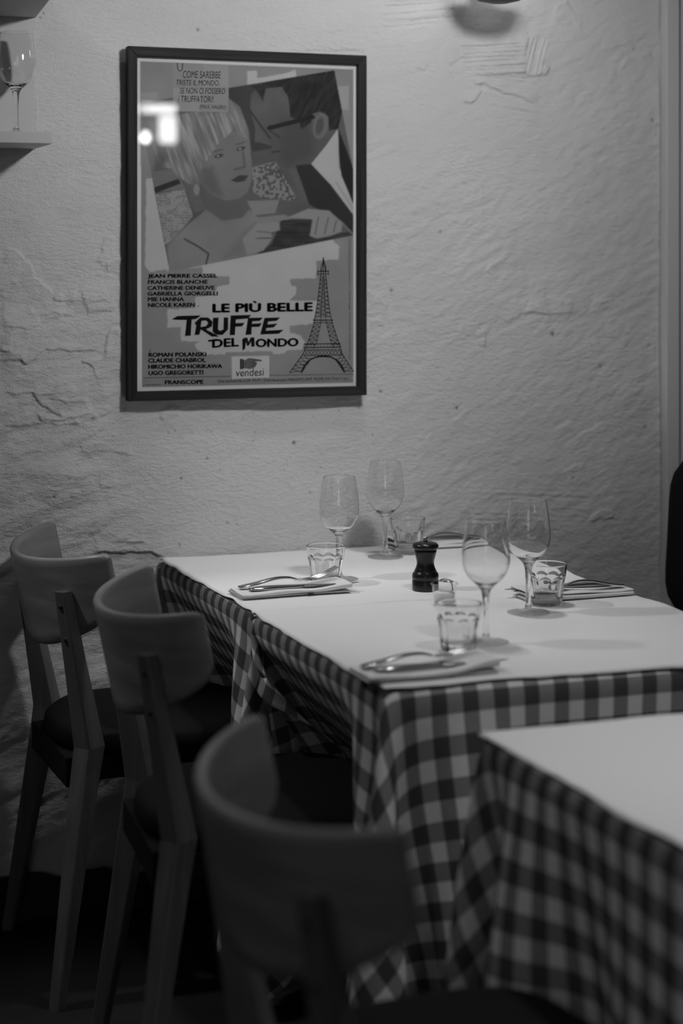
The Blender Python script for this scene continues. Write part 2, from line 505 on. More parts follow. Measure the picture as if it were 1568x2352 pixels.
    for pts, amp, fade, sgn in lips:
        xs_ = [p[0] for p in pts]; ys_ = [p[1] for p in pts]; mrg = fade * 1.5 + 20
        box_ = (px > min(xs_) - mrg) & (px < max(xs_) + mrg) & (py > min(ys_) - mrg) & (py < max(ys_) + mrg)
        if not box_.any(): continue
        d, s, t = seg_dist(px[box_] + wob[box_], py[box_] + wob2[box_], pts)
        sd = d * s * sgn
        ends = sstep(0, 0.10, t) * sstep(1, 0.90, t)
        prof = sstep(-2.2, 1.4, sd) * np.exp(-np.clip(sd, 0, None) / fade)
        h[box_] += 0.001 * amp * 1.15 * prof * ends
    # notched-trowel comb marks
    def comb(poly, ang, period, amp, curve=0.0, seed=0):
        sd = poly_sd(px + wob, py + wob2, poly); m = sstep(8, -8, sd)
        cx = sum(p[0] for p in poly) / len(poly)
        v = -(px - cx) * math.sin(ang) + py * math.cos(ang) + curve * (px - cx) ** 2
        al = (px * math.cos(ang) + py * math.sin(ang)) / 260.0 + seed
        g = fbm(v / period, al, 3, 61 + seed)
        return m * amp * 0.001 * (1.5 * g + 0.75 * np.sin(2 * math.pi * v / (period * 1.5) + 3.0 * vnoise(v / 30.0, al, 5 + seed)))
    h += comb(cr1([(455, 205), (805, 180), (775, 365), (510, 372)]), -0.07, 6.5, 2.1, 0.0002, 1)
    h += comb(cr1([(812, 180), (900, 185), (885, 372), (780, 365)]), 1.85, 6.0, 1.2, 0, 2)
    h += comb(cr1([(80, 0), (460, -60), (440, 100), (95, 145)]), -0.07, 8.0, 2.0, 0.0002, 3)
    h += comb(cr1([(440, -40), (580, -40), (545, 105), (440, 100)]), 1.75, 6.5, 1.2, 0, 4)
    h += comb(cr1([(600, 380), (850, 370), (830, 450), (650, 455)]), 0.12, 6.5, 1.0, 0, 5)
    h += comb(cr1([(640, 480), (860, 520), (900, 600), (560, 560)]), 0.14, 7.0, 0.9, 0, 6)
    h += comb(cr2([(500, 1200), (1100, 1180), (1100, 1378), (500, 1378)]), 0.02, 9.0, 0.35, 0, 7)
    # pits
    for x, y, r in [(676, 1018, 3.2), (415, 1099, 2.4), (475, 1053, 2.0), (1270, 768, 4.0), (1050, 938, 2.8), (900, 667, 2.8), (455, 68, 3.5),
                    (1497, 276, 2.6), (1012, 533, 2.6), (1381, 843, 3), (1315, 1098, 3), (995, 843, 2.4), (876, 900, 3), (890, 908, 2.4),
                    (1482, 982, 3), (1384, 588, 2), (1492, 796, 3), (412, 1260, 2.4), (865, 79, 4), (124, 1142, 2.4), (93, 40, 2), (100, 30, 2)]:
        d = np.hypot(px - x, py - y)
        h -= 0.0045 * np.exp(-(d / r) ** 2)
    # the wall eases flat behind the frame and beside the shelf and the door trim
    h = np.clip(h, -0.02, 0.013)
    h = np.where((px > 300) & (px < 835) & (py > 115) & (py < 910), np.minimum(h, 0.0), h)
    h = np.where((X < 0.735) & (Z > 1.555), np.minimum(h, 0.003), h)
    h -= 0.003
    h = np.where(px > 1516, -0.006, h)
    # dark of shaded pits painted into the colour, plus random specks
    sp = np.zeros(px.shape)
    rs = np.random.default_rng(21)
    dots = [(676, 1018, 3.4, .9), (415, 1099, 2.6, .8), (475, 1053, 2.2, .8), (1270, 768, 3.6, .9), (1050, 938, 2.6, .9), (900, 667, 2.8, .8), (455, 68, 3.0, .7), (1497, 276, 2.6, .9),
            (1012, 533, 2.4, .7), (1381, 843, 2.6, .6), (1315, 1098, 2.8, .6), (876, 900, 2.8, .7), (1482, 982, 2.6, .7), (412, 1250, 2.4, .8), (415, 1085, 1.6, .5), (93, 40, 2.2, .7), (100, 30, 2.2, .7), (124, 1142, 2.4, .7)]
    dots += [(rs.uniform(380, 860), rs.uniform(935, 1240), rs.uniform(1.2, 2.2), rs.uniform(.3, .7)) for _ in range(34)]
    dots += [(rs.uniform(860, 1480), rs.uniform(500, 1100), rs.uniform(1.2, 2.0), rs.uniform(.2, .5)) for _ in range(14)]
    for x, y, r, a in dots:
        k = (np.abs(px - x) < 12) & (np.abs(py - y) < 12)
        sp[k] = np.maximum(sp[k], a * np.exp(-(((px[k] - x) / r) ** 2 + ((py[k] - y) / (r * 1.25)) ** 2)))
    P = np.stack([X, -h, Z], -1)
    me = grid_mesh('wall_back', P[:, ::-1])
    at = me.attributes.new('pit_shade', 'FLOAT', 'POINT')
    at.data.foreach_set('value', np.ascontiguousarray(sp[:, ::-1], dtype=np.float32).ravel())
    w = link('wall_back', me, M['plaster'])
    tag(w, 'rough white plastered wall with trowel marks and cracks', 'wall', kind='structure')
    return w

def h_room():
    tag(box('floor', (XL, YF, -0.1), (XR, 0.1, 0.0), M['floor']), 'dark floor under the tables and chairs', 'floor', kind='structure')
    tag(box('ceiling', (XL, YF, ZT), (XR, 0.1, ZT + 0.1), M['ceiling']), 'plain ceiling above the tables', 'ceiling', kind='structure')
    tag(box('wall_left', (XL - 0.1, YF, 0), (XL, 0.1, ZT), M['room']), 'plain painted wall at the left end', 'wall', kind='structure')
    tag(box('wall_right', (XR, YF, 0), (XR + 0.1, 0.1, ZT), M['room']), 'plain painted wall at the right end', 'wall', kind='structure')
    tag(box('wall_front', (XL, YF - 0.1, 0), (XR, YF, ZT), M['room']), 'plain painted wall facing the plastered one', 'wall', kind='structure')
    # dark painted foot of the wall, its upper edge uneven
    xs = np.linspace(XL, 2.18, 500); zs = np.linspace(0, 1, 8)
    top = 0.088 + 0.022 * fbm(xs * 5.0, xs * 0 + 2, 4, 5) - 0.035 * np.exp(-((xs - 0.80) / 0.04) ** 2)
    Xg, Tg = np.meshgrid(xs, zs, indexing='ij')
    Zg = Tg * top[:, None]
    Yg = -0.013 - 0.006 * (fbm(Xg * 14, Zg * 30, 3, 9)) - 0.006 * np.sqrt(np.clip(1 - Tg ** 4, 0, 1))
    me = grid_mesh('baseboard_back', np.stack([Xg, Yg, Zg], -1)[:, ::-1])
    o = link('baseboard_back', me, M['basepaint'])
    sol = o.modifiers.new('solid', 'SOLIDIFY'); sol.thickness = 0.012; sol.offset = -1
    tag(o, 'dark painted uneven foot of the plastered wall', 'baseboard', kind='structure')

build_wall()
h_room()

# trim and door at the right end of the plastered wall
x_t, _ = px_to_plane(1531, 600, -0.026)
t1 = box('trim_1', (x_t, -0.026, 0), (x_t + 0.033, 0.0, 2.2), M['white_paint'], None, 0.0015)
tag(t1, 'narrow light painted batten beside the plastered wall', 'trim', kind='structure')
dr = empty('door_1', (x_t + 0.042, 0, 0))
tag(dr, 'light painted door at the far right behind the black chair', 'door', kind='structure')
box('door_leaf', (0.002, -0.018, 0.01), (0.80, -0.004, 2.12), M['white_paint'], dr, 0.002)
box('gap', (-0.009, -0.0085, 0.0), (0.81, -0.0065, 2.14), M['dark_gap'], dr)
for z0, z1 in ((0.18, 0.95), (1.10, 1.98)):
    box('panel', (0.13, -0.022, z0), (0.67, -0.017, z1), M['white_paint'], dr, 0.003)
kn = link('door_handle', lathe_mesh('door_handle', [(0, 0), (0.010, 0), (0.010, 0.03), (0.024, 0.04), (0.026, 0.055), (0.018, 0.066), (0, 0.068)], 24), M['chrome'], dr)
kn.location = (0.74, -0.018, 1.02); kn.rotation_euler = (R(90), 0, 0)
tag(box('trim_2', (x_t + 0.86, -0.026, 0), (x_t + 0.93, 0, 2.2), M['white_paint'], None, 0.0015), 'far door batten out past the black chair', 'trim', kind='structure')

# window behind the camera: two tall panes of dim daylight
wn = empty('window_1', (-1.55, YF, 0.95))
tag(wn, 'tall two-paned window behind the camera with dim daylight', 'window', kind='structure')
pane_mat = emit('daylight_pane', 1.0, DAYLIGHT)
for x0 in (-0.66, 0.03):
    box('pane', (x0, 0.012, 0.05), (x0 + 0.63, 0.016, 1.45), pane_mat, wn)
for a, b in (((-0.72, 0.0, 0.0), (-0.66, 0.05, 1.5)), ((0.66, 0.0, 0.0), (0.72, 0.05, 1.5)), ((-0.03, 0.0, 0.0), (0.03, 0.05, 1.5)), ((-0.72, 0.0, 1.45), (0.72, 0.05, 1.51)), ((-0.72, 0.0, -0.01), (0.72, 0.05, 0.05))):
    box('window_frame', a, b, M['white_paint'], wn, 0.003)
box('window_sill', (-0.76, 0.0, -0.045), (0.76, 0.12, -0.01), M['white_paint'], wn, 0.004)

# ================================================================== LAMPS
def unseen_spot(i, pos, aim, watts, cone, rad, label):  # spotlight added out of view to light the tables, wall and cloth
    e = empty('unseen_spotlight', pos)
    tag(e, label, 'lamp', 'unseen spotlights')
    link('can', lathe_mesh('can', [(0.0, ZT - pos[2]), (0.055, ZT - pos[2]), (0.055, -0.01), (0.050, -0.01), (0.050, 0.02), (0.0, 0.02)], 32), M['black_metal'], e)
    link('lens', lathe_mesh('lens', [(0.0, 0.004), (0.048, 0.004), (0.048, 0.010), (0, 0.010)], 24), M['lamp_glow'], e)
    l = bpy.data.lights.new('unseen_spot_light', 'SPOT')
    l.energy = watts * 4; l.spot_size = R(cone); l.spot_blend = 1.0; l.shadow_soft_size = rad
    lo = bpy.data.objects.new('unseen_spot_light', l); COL.objects.link(lo)
    lo.location = (pos[0], pos[1], pos[2] - 0.03)
    d = Vector(aim) - lo.location
    lo.rotation_euler = d.to_track_quat('-Z', 'Y').to_euler()

for i, (a, b, w, c, r) in enumerate(LAMPS):
    unseen_spot(i, a, b, w, c, r, ['added unseen spotlight over the middle table', 'added unseen spotlight over the nearest table', 'added unseen spotlight turned towards the framed poster', 'unseen spotlight left of the wall shelf', 'added unseen spotlight left of the blurred wooden chair'][i])

def sconce():
    LX = px_to_plane(1146, 0, -0.23)[0]; LZ = px_to_plane(1146, 9, -0.23)[1]
    e = empty('wall_lamp', (LX, 0.0, LZ))
    tag(e, 'dark wall lamp cut off by the top of the picture', 'lamp')
    link('cup', lathe_mesh('cup', [(0, 0.002), (0.02, 0.002), (0.045, 0.008), (0.064, 0.026), (0.072, 0.05), (0.069, 0.05), (0.060, 0.028), (0.040, 0.014), (0, 0.012)], 40), M['black_metal'], e).location = (0, -0.23, 0)
    link('socket', lathe_mesh('socket', [(0, 0.010), (0.016, 0.010), (0.016, 0.055), (0, 0.055)], 20), M['black_metal'], e).location = (0, -0.23, 0)
    link('bulb', lathe_mesh('bulb', [(0.012, 0.055), (0.016, 0.07), (0.030, 0.095), (0.034, 0.115), (0.028, 0.138), (0.014, 0.150), (0, 0.152)], 24), emit('wall_lamp_glow', 1.0, BULB_GLOW), e).location = (0, -0.23, 0)
    link('arm', tube_mesh('arm', [(0, 0.004, 0.10), (0, -0.05, 0.10), (0, -0.12, 0.08), (0, -0.17, 0.040)], 0.008), M['black_metal'], e)
    link('wall_plate', lathe_mesh('wall_plate', [(0, 0), (0.045, 0), (0.045, 0.012), (0.035, 0.02), (0, 0.02)], 32), M['black_metal'], e)
    wp = [c for c in e.children if c.name.startswith('wall_plate')][0]; wp.location = (0, 0.004, 0.10); wp.rotation_euler = (R(90), 0, 0)
sconce()

def room_lamps():
    # tube lamp and bare bulb behind the camera show as reflections in the picture glass and the wine glasses
    e = empty('tube_lamp', (2.84, YF, 2.235))
    tag(e, 'lit tube lamp with a shade on the wall facing the picture', 'lamp')
    box('backplate', (-0.16, 0, -0.05), (0.16, 0.03, 0.05), M['black_metal'], e, 0.004)
    t = link('tube', tube_mesh('tube', [(-0.15, 0.055, 0), (0.055, 0.055, 0)], 0.028, 16), M['tube_glow'], e)
    box('shade', (-0.035, 0.03, -0.20), (0.06, 0.09, -0.04), M['tube_glow'], e, 0.01)
    g = empty('pendant_bulb', (2.27, -5.18, 1.945))
    tag(g, 'small bare pendant bulb hanging on a black cord', 'lamp')
    link('bulb', lathe_mesh('bulb', [(0, -0.026), (0.016, -0.022), (0.024, -0.008), (0.024, 0.006), (0.014, 0.022), (0.010, 0.03)], 20), M['globe_glow'], g)
    link('cord', tube_mesh('cord', [(0, 0, 0.028), (0, 0, ZT - 1.945)], 0.004, 8), M['black_metal'], g)
    q = empty('fill_globe', (-0.75, -4.30, 2.05))  # unseen globe added as front fill for the cloth and chairs
    tag(q, 'added white fill globe, unseen behind the camera', 'lamp')
    link('globe', lathe_mesh('globe', [(0, -0.11)] + [(0.11 * math.sin(a), -0.11 * math.cos(a)) for a in np.linspace(0.15, 2.85, 18)], 28), emit('opal_glow', 1.0, 3.0), q)
    link('cord', tube_mesh('cord', [(0, 0, 0.10), (0, 0, ZT - 2.05)], 0.004, 8), M['black_metal'], q)
    l = bpy.data.lights.new('fill_globe_light', 'POINT'); l.energy = GLOBE_W; l.shadow_soft_size = 0.12
    lo = bpy.data.objects.new('fill_globe_light', l); COL.objects.link(lo); lo.location = (-0.75, -4.30, 2.05)
room_lamps()

# ================================================================== TABLES
TZ = 0.717                                                          # table top
TABLES = {'a': (1.0, 1.71, -0.630, -0.014), 'b': (1.0, 1.71, -1.272, -0.652), 'c': (1.022, 1.735, -2.185, -1.563)}
TL = {'a': 'against the plastered wall', 'b': 'in the middle of the row', 'c': 'nearest the camera'}

def table(key):
    x0, x1, y0, y1 = TABLES[key]
    e = empty('dining_table', ((x0 + x1) / 2, (y0 + y1) / 2, 0))
    tag(e, 'small dining table hidden under checked cloth, ' + TL[key], 'table', 'dining tables')
    w, d = (x1 - x0) / 2, (y1 - y0) / 2
    box('tabletop', (-w, -d, TZ - 0.028), (w, d, TZ), M['table_wood'], e, 0.004)
    for sx in (-1, 1):
        for sy in (-1, 1):
            cx, cy = sx * (w - 0.20), sy * (d - 0.05)
            link('leg', loft_mesh('leg', [[(cx + a * r, cy + b * r, z) for a, b in ((-1, -1), (1, -1), (1, 1), (-1, 1))] for z, r in ((0, 0.016), (TZ - 0.028, 0.022))]), M['table_wood'], e, smooth=False)
for k in TABLES: table(k)

def drape(key, dl, dr, df, db, extra, seed, steps=150, iters=14):
    """position-based cloth: the sheet lies on the top and its skirts fall."""
    x0, x1, y0, y1 = TABLES[key]
    H = 0.019
    def axis(a, b, lo, hi):
        parts = []
        if lo > 0: parts.append(np.linspace(a - lo, a, max(2, int(round(lo / H)) + 1))[:-1])
        parts.append(np.linspace(a, b, int(round((b - a) / 0.03)) + 1))
        if hi > 0: parts.append(np.linspace(b, b + hi, max(2, int(round(hi / H)) + 1))[1:])
        return np.concatenate(parts)
    us, vs = axis(x0, x1, dl, dr), axis(y0, y1, df, db)
    U, V = np.meshgrid(us, vs, indexing='ij')
    zt = TZ + 0.0022
    ex = np.where(U < x0, x0 - U, np.where(U > x1, U - x1, 0.0)); sx = np.where(U < x0, -1, 1)
    ey = np.where(V < y0, y0 - V, np.where(V > y1, V - y1, 0.0)); sy = np.where(V < y0, -1, 1)
    rr = np.hypot(ex, ey)
    lr = np.random.default_rng(seed)
    fr = 0.42
    cx, cy = np.clip(U, x0, x1), np.clip(V, y0, y1)
    front_fr = 0.02 if key == 'a' else fr
    P = np.stack([cx + sx * ex * fr, cy + sy * ey * np.where(sy < 0, front_fr, 0.02 if db < 0.3 else fr), zt - rr * 0.88], -1)
    diag = np.minimum(ex, ey)
    P[..., 0] += sx * diag * (0.55 if key == 'a' else 0.30)
    P[..., 1] += sy * diag * (0.0 if key == 'a' else 0.30)
    P += lr.normal(0, 0.0012, P.shape) * (rr > 0)[..., None]
    pin = (rr < 1e-6)
    P[pin, 2] = zt
    w = np.where(pin, 0.0, 1.0)
    Q = P.copy()
    def pairs():
        out = []
        n, m = U.shape
        for di, dj, st in ((1, 0, 1.0), (0, 1, 1.0), (1, 1, 0.5), (1, -1, 0.5), (2, 0, 0.28), (0, 2, 0.28)):
            a_i = slice(0, n - di); b_i = slice(di, n)
            if dj >= 0: a_j = slice(0, m - dj); b_j = slice(dj, m)
            else: a_j = slice(-dj, m); b_j = slice(0, m + dj)
            I = np.arange(n * m).reshape(n, m)
            A = I[a_i, a_j].ravel(); B = I[b_i, b_j].ravel()
            ii = (np.arange(n - di)[:, None] + np.zeros(m - abs(dj), int)[None]).ravel()
            jj = (np.arange(m - abs(dj))[None] + np.zeros(n - di, int)[:, None]).ravel()
            colr = (ii // max(di, 1)) % 2 if di else (jj // max(dj, 1)) % 2
            uf, vf = U.ravel(), V.ravel()
            for c in (0, 1):
                k = colr == c
                a, b = A[k], B[k]
                keep = (w.ravel()[a] + w.ravel()[b]) > 0
                a, b = a[keep], b[keep]
                L0 = np.hypot(uf[a] - uf[b], vf[a] - vf[b])
                wa, wb = w.ravel()[a], w.ravel()[b]
                out.append((a, b, L0, (wa / (wa + wb))[:, None], (wb / (wa + wb))[:, None], st))
        return out
    prs = pairs()
    dt2g = 9.8 * (1 / 60.0) ** 2 * 0.8
    Pf = P.reshape(-1, 3); Qf = Q.reshape(-1, 3); wf = w.ravel(); free = wf > 0
    pad = 0.0035
    for s in range(steps):
        vel = (Pf - Qf) * (0.96 if s < steps * 0.7 else 0.85)
        Qf[:] = Pf
        Pf[free] += vel[free]
        Pf[free, 2] -= dt2g
        for it in range(iters):
            for a, b, L0, ra, rb, st in prs:
                d = Pf[b] - Pf[a]
                L = np.sqrt((d * d).sum(1)) + 1e-12
                c = (L - L0) / L
                if st < 0.3: c = np.where(c < 0, c, 0)                 # bending: resist folding only
                d *= (c * st)[:, None]
                Pf[a] += ra * d; Pf[b] -= rb * d
            # table block
            X, Y, Z = Pf[:, 0], Pf[:, 1], Pf[:, 2]
            ins = free & (X > x0 - pad) & (X < x1 + pad) & (Y > y0 - pad) & (Y < y1 + pad) & (Z > TZ - 0.05)
            if ins.any():
                q = Pf[ins]
                dd = np.stack([q[:, 0] - (x0 - pad), (x1 + pad) - q[:, 0], q[:, 1] - (y0 - pad), (y1 + pad) - q[:, 1]], 1)
                k = dd.argmin(1)
                q[:, 0] = np.where(k == 0, x0 - pad, np.where(k == 1, x1 + pad, q[:, 0]))
                q[:, 1] = np.where(k == 2, y0 - pad, np.where(k == 3, y1 + pad, q[:, 1]))
                Pf[ins] = q
            extra(Pf, free, s / steps)
    P = Pf.reshape(P.shape)
    me = grid_mesh('tablecloth', P, np.stack([U - x0 + 0.004, V - y0 + 0.012], -1))
    o = link('tablecloth', me, M['gingham'])
    sub = o.modifiers.new('sub', 'SUBSURF'); sub.levels = 1; sub.render_levels = 2
    so = o.modifiers.new('solid', 'SOLIDIFY'); so.thickness = 0.0010; so.offset = 0
    tag(o, 'dark and light checked cloth on the table ' + TL[key], 'tablecloth', 'checked tablecloths')
    return o

CH = [(0.650, -0.264, 0.02), (0.677, -0.844, -0.085), (0.542, -1.951, -0.02)]     # chairs: x, y, turn
def seat_push(Pf, free, ch, amt, reach=0.482):
    """a chair pushed in presses the hanging cloth inwards."""
    x, y, r = ch
    c, s = math.cos(r), math.sin(r)
    lx = (Pf[:, 0] - x) * c + (Pf[:, 1] - y) * s
    ly = -(Pf[:, 0] - x) * s + (Pf[:, 1] - y) * c
    lim = reach - 0.14 * np.clip((np.abs(ly) - 0.13) / 0.085, 0, 1) ** 2
    lim = lim - 0.30 * np.clip((Pf[:, 2] - 0.475) / 0.10, 0, 1) - 0.4 * (1 - amt)
    pen = np.where(free & (np.abs(ly) < 0.215) & (Pf[:, 2] < 0.575), np.clip(lim - lx, 0, 0.02), 0.0)
    Pf[:, 0] += pen * c; Pf[:, 1] += pen * s

def ex_a(Pf, free, t):
    b = TABLES['b']
    over = free & (Pf[:, 0] > 1.0) & (Pf[:, 1] < -0.642)
    Pf[over, 1] = -0.642
    wall = free & (Pf[:, 1] > -0.008); Pf[wall, 1] = -0.008
    seat_push(Pf, free, CH[0], min(1, max(0, t * 2 - 0.5)))
    seat_push(Pf, free, CH[1], min(1, max(0, t * 2 - 0.5)))
def ex_b(Pf, free, t):
    over = free & (Pf[:, 1] > -0.648) & (Pf[:, 0] > 0.90)
    Pf[over, 1] = -0.648
    seat_push(Pf, free, CH[1], min(1, max(0, t * 2 - 0.5)))
def ex_c(Pf, free, t):
    over = free & (Pf[:, 1] > -1.285); Pf[over, 1] = -1.285
    seat_push(Pf, free, CH[2], min(1, max(0, t * 2 - 0.5)))

drape('a', 0.44, 0.20, 0.42, 0.004, ex_a, 1)
drape('b', 0.46, 0.30, 0.46, 0.12, ex_b, 2)
drape('c', 0.46, 0.30, 0.30, 0.46, ex_c, 3)

def paper(key, ins, lift, label, seed):
    x0, x1, y0, y1 = TABLES[key]
    xa, xb, ya, yb = x0 - ins[0], x1 + ins[1], y0 - ins[2], y1 + ins[3]
    u = np.linspace(0, 1, 90); v = np.linspace(0, 1, 80)
    U, V = np.meshgrid(u, v, indexing='ij')
    X = xa + (xb - xa) * U; Y = ya + (yb - ya) * V
    wx = 0.0030 * fbm(V * 5, V * 0 + seed, 3, seed); wy = 0.0030 * fbm(U * 5, U * 0 + seed, 3, seed + 5)
    X = X + wx * (np.abs(U - 0.5) * 2) ** 6; Y = Y + wy * (np.abs(V - 0.5) * 2) ** 6
    edge = np.maximum(np.abs(U - 0.5), np.abs(V - 0.5)) * 2
    Z = TZ + 0.0042 + 0.0006 * fbm(U * 4, V * 4, 2, seed + 9) + 0.0022 * np.clip(fbm(U * 6, V * 6, 2, seed + 3), 0, 1) * edge ** 8
    Z = Z + lift(U, V)
    # overhanging border bends down
    over = np.maximum(np.maximum(x0 - X, X - x1), np.maximum(y0 - Y, Y - y1))
    Z = Z - np.clip(over, 0, None) * 0.8
    me = grid_mesh('paper_cover', np.stack([X, Y, Z], -1), np.stack([X, Y], -1))
    o = link('paper_cover', me, M['paper'])
    so = o.modifiers.new('solid', 'SOLIDIFY'); so.thickness = 0.0004; so.offset = 0
    tag(o, label, 'paper cover', 'white paper table covers')
paper('a', (0.004, 0.004, 0.0115, 0.010), lambda U, V: 0.004 * np.exp(-((U - 0.0) / 0.03) ** 2 - ((V - 0.80) / 0.05) ** 2) + 0.006 * np.exp(-((U - 1) / 0.04) ** 2 - ((V - 0.05) / 0.04) ** 2) + 0.005 * np.exp(-((U - 1) / 0.04) ** 2 - ((V - 0.3) / 0.05) ** 2),
      'white paper sheet on the table against the plastered wall', 4)
paper('b', (0.004, 0.004, 0.006, 0.0075), lambda U, V: 0.006 * sstep(0.45, 0.75, U) * sstep(1.0, 0.93, U) * sstep(0.97, 1.0, V) + 0.004 * np.exp(-((U - 1) / 0.04) ** 2 - ((V - 0.7) / 0.1) ** 2),
      'white paper sheet on the middle table, laid with the glasses in front', 8)
paper('c', (0.003, 0.003, 0.003, 0.003), lambda U, V: 0 * U, 'bare white paper sheet on the nearest table at lower right', 12)
ZP = TZ + 0.0052                                                    # surface things stand on

# ================================================================== CHAIRS
ZE, W2, SAG, TILT = 0.809, 0.232, 0.123, 0.20
AMAX = math.pi / 2 * 0.80
def arc(s):
    a = s * AMAX
    return SAG * (1 - math.cos(a)) / (1 - math.cos(AMAX)), W2 * math.sin(a) / math.sin(AMAX)

def make_chair():
    e = empty('dining_chair')
    # bent ply backrest: closed shell, rounded rim
    ns, nt, th = 45, 12, 0.0075
    rows = []
    for i in range(ns):
        s = -1 + 2 * i / (ns - 1)
        x, y = arc(s); x2, y2 = arc(s + 1e-3)
        tx, ty = x2 - x, y2 - y; L = math.hypot(tx, ty); nx, ny = -ty / L, tx / L       # outward (backwards)
        Lh = 0.162 * (1 - 0.42 * s * s)
        corner = max(0.0, (abs(s) - 0.86) / 0.14)
        cut_b = 0.014 * (1 - math.sqrt(max(0.0, 1 - corner ** 2)))
        cut_t = 0.005 * (1 - math.sqrt(max(0.0, 1 - corner ** 2)))
        top, bot = cut_t, Lh - cut_b
        zr = ZE - (SAG - x) * TILT
        loop = []
        ends = th if abs(s) < 0.999 else th * 0.6
        def pt(q, off):                                              # q: length below rim along the tilted axis
            return (x + nx * off + q * math.sin(TILT), y + ny * off, zr - q * math.cos(TILT))
        for k in range(nt + 1):
            loop.append(pt(top + (bot - top) * k / nt, ends))
        for a in (0.25, 0.5, 0.75):
            loop.append(pt(bot + ends * 0.8 * math.sin(a * math.pi), ends * math.cos(a * math.pi)))
        for k in range(nt + 1):
            loop.append(pt(bot + (top - bot) * k / nt, -ends))
        for a in (0.25, 0.5, 0.75):
            loop.append(pt(top - ends * 0.8 * math.sin(a * math.pi), -ends * math.cos(a * math.pi)))
        rows.append(loop)
    link('backrest', loft_mesh('backrest', rows), M['chair_wood'], e)
    # rear legs run up outside the backrest
    yp = 0.172
    sA = math.asin(yp * math.sin(AMAX) / W2) / AMAX
    xo = arc(sA)[0]
    zr = ZE - (SAG - xo) * TILT
    aA = sA * AMAX
    PH = math.atan2(SAG * math.sin(aA) / (1 - math.cos(AMAX)), W2 * math.cos(aA) / math.sin(AMAX))   # the legs face square out of the curve
    for sy in (-1, 1):
        nx, ny = -math.cos(PH), sy * math.sin(PH)                    # outward normal of the backrest here
        tx, ty = -ny, nx
        def ctr(z, hx):
            return xo + (zr - z) * math.tan(TILT) + nx * (0.0078 + hx), sy * yp + ny * (0.0078 + hx)
        xt, yt = ctr(0.742, 0.012)
        xk, yk = 0.097, sy * 0.176
        def ln(z, dx=0.0):
            t = (0.742 - z) / (0.742 - 0.455)
            return xt + (xk - xt) * t + dx, yt + (yk - yt) * t
        keys = [(0.742, xt, yt, 0.0120, 0.0120), (0.70, *ln(0.70), 0.0130, 0.0135), (0.60, *ln(0.60), 0.0155, 0.0165),
                (0.50, *ln(0.50), 0.0185, 0.0205), (0.455, xk, yk, 0.0200, 0.0225), (0.41, 0.090, sy * 0.178, 0.0190, 0.0215),
                (0.20, 0.058, sy * 0.198, 0.0150, 0.0165), (0.0, 0.028, sy * 0.218, 0.0115, 0.0120)]
        secs = []
        for z, x, y, hy, hx in keys:
            c = 0.0025
            oct_ = [(hx, -hy + c), (hx, hy - c), (hx - c, hy), (-hx + c, hy), (-hx, hy - c), (-hx, -hy + c), (-hx + c, -hy), (hx - c, -hy)]
            secs.append([(x + nx * a + tx * b, y + ny * a + ty * b, z) for a, b in oct_])
        lg = link('leg', loft_mesh('leg', secs), M['leg_wood'], e, smooth=False)
        for z in (0.716, 0.655):
            hx = 0.0132 if z > 0.7 else 0.0150
            cx_, cy_ = ln(z)
            sc = link('screw', lathe_mesh('screw', [(0, 0.0008), (0.0042, 0.0008), (0.0042, -0.001), (0, -0.001)], 14), M['hole'], lg)
            sc.location = (cx_ + nx * (hx + 0.0004), cy_ + ny * (hx + 0.0004), z)
            sc.rotation_euler = Vector((nx, ny, 0.18)).to_track_quat('Z', 'Y').to_euler()
    for sy in (-1, 1):
        secs = []
        for z, x, y, hh in ((0.43, 0.445, 0.185, 0.019), (0.20, 0.455, 0.19, 0.015), (0, 0.462, 0.195, 0.011)):
            secs.append([(x + a * hh, sy * y + b * hh, z) for a, b in ((-1, -1), (1, -1), (1, 1), (-1, 1))])
        link('leg', loft_mesh('leg', secs), M['leg_wood'], e, smooth=False)
    # rails
    for a, b in (((0.06, -0.150, 0.375), (0.09, 0.150, 0.43)), ((0.435, -0.18, 0.385), (0.455, 0.18, 0.43)), ((0.085, -0.172, 0.390), (0.445, -0.154, 0.43)), ((0.085, 0.154, 0.390), (0.445, 0.172, 0.43))):
        box('rail', a, b, M['seat'], e, 0.003)
    # padded seat: rounded superellipse, wider in front
    secs = []
    for z, k in ((0.428, 0.955), (0.434, 0.99), (0.450, 1.0), (0.466, 0.985), (0.474, 0.94), (0.478, 0.80), (0.480, 0.5)):
        lp = []
        for i in range(40):
            t = 2 * math.pi * i / 40
            cx, cy = math.cos(t), math.sin(t)
            px_ = math.copysign(abs(cx) ** 0.55, cx); py_ = math.copysign(abs(cy) ** 0.55, cy)
            xx = 0.264 + 0.203 * k * px_
            ww = 0.205 + 0.02 * px_
            if px_ < -0.6: ww -= 0.055 * (-px_ - 0.6) / 0.4
            lp.append((xx, ww * k * py_, z))
        secs.append(lp)
    link('seat', loft_mesh('seat', secs), M['seat'], e)
    return e

CL = ['wooden chair beside the plastered wall with curved ply back, sharp in focus',
      'wooden chair with curved ply back, second from the plastered wall',
      'blurred wooden chair with curved ply back nearest the camera']
proto = make_chair()
for i, (x, y, r) in enumerate(CH):
    c = proto if i == 0 else copy_tree(proto)
    c.location = (x, y, 0); c.rotation_euler = (0, 0, r)
    tag(c, CL[i], 'chair', 'wooden dining chairs')

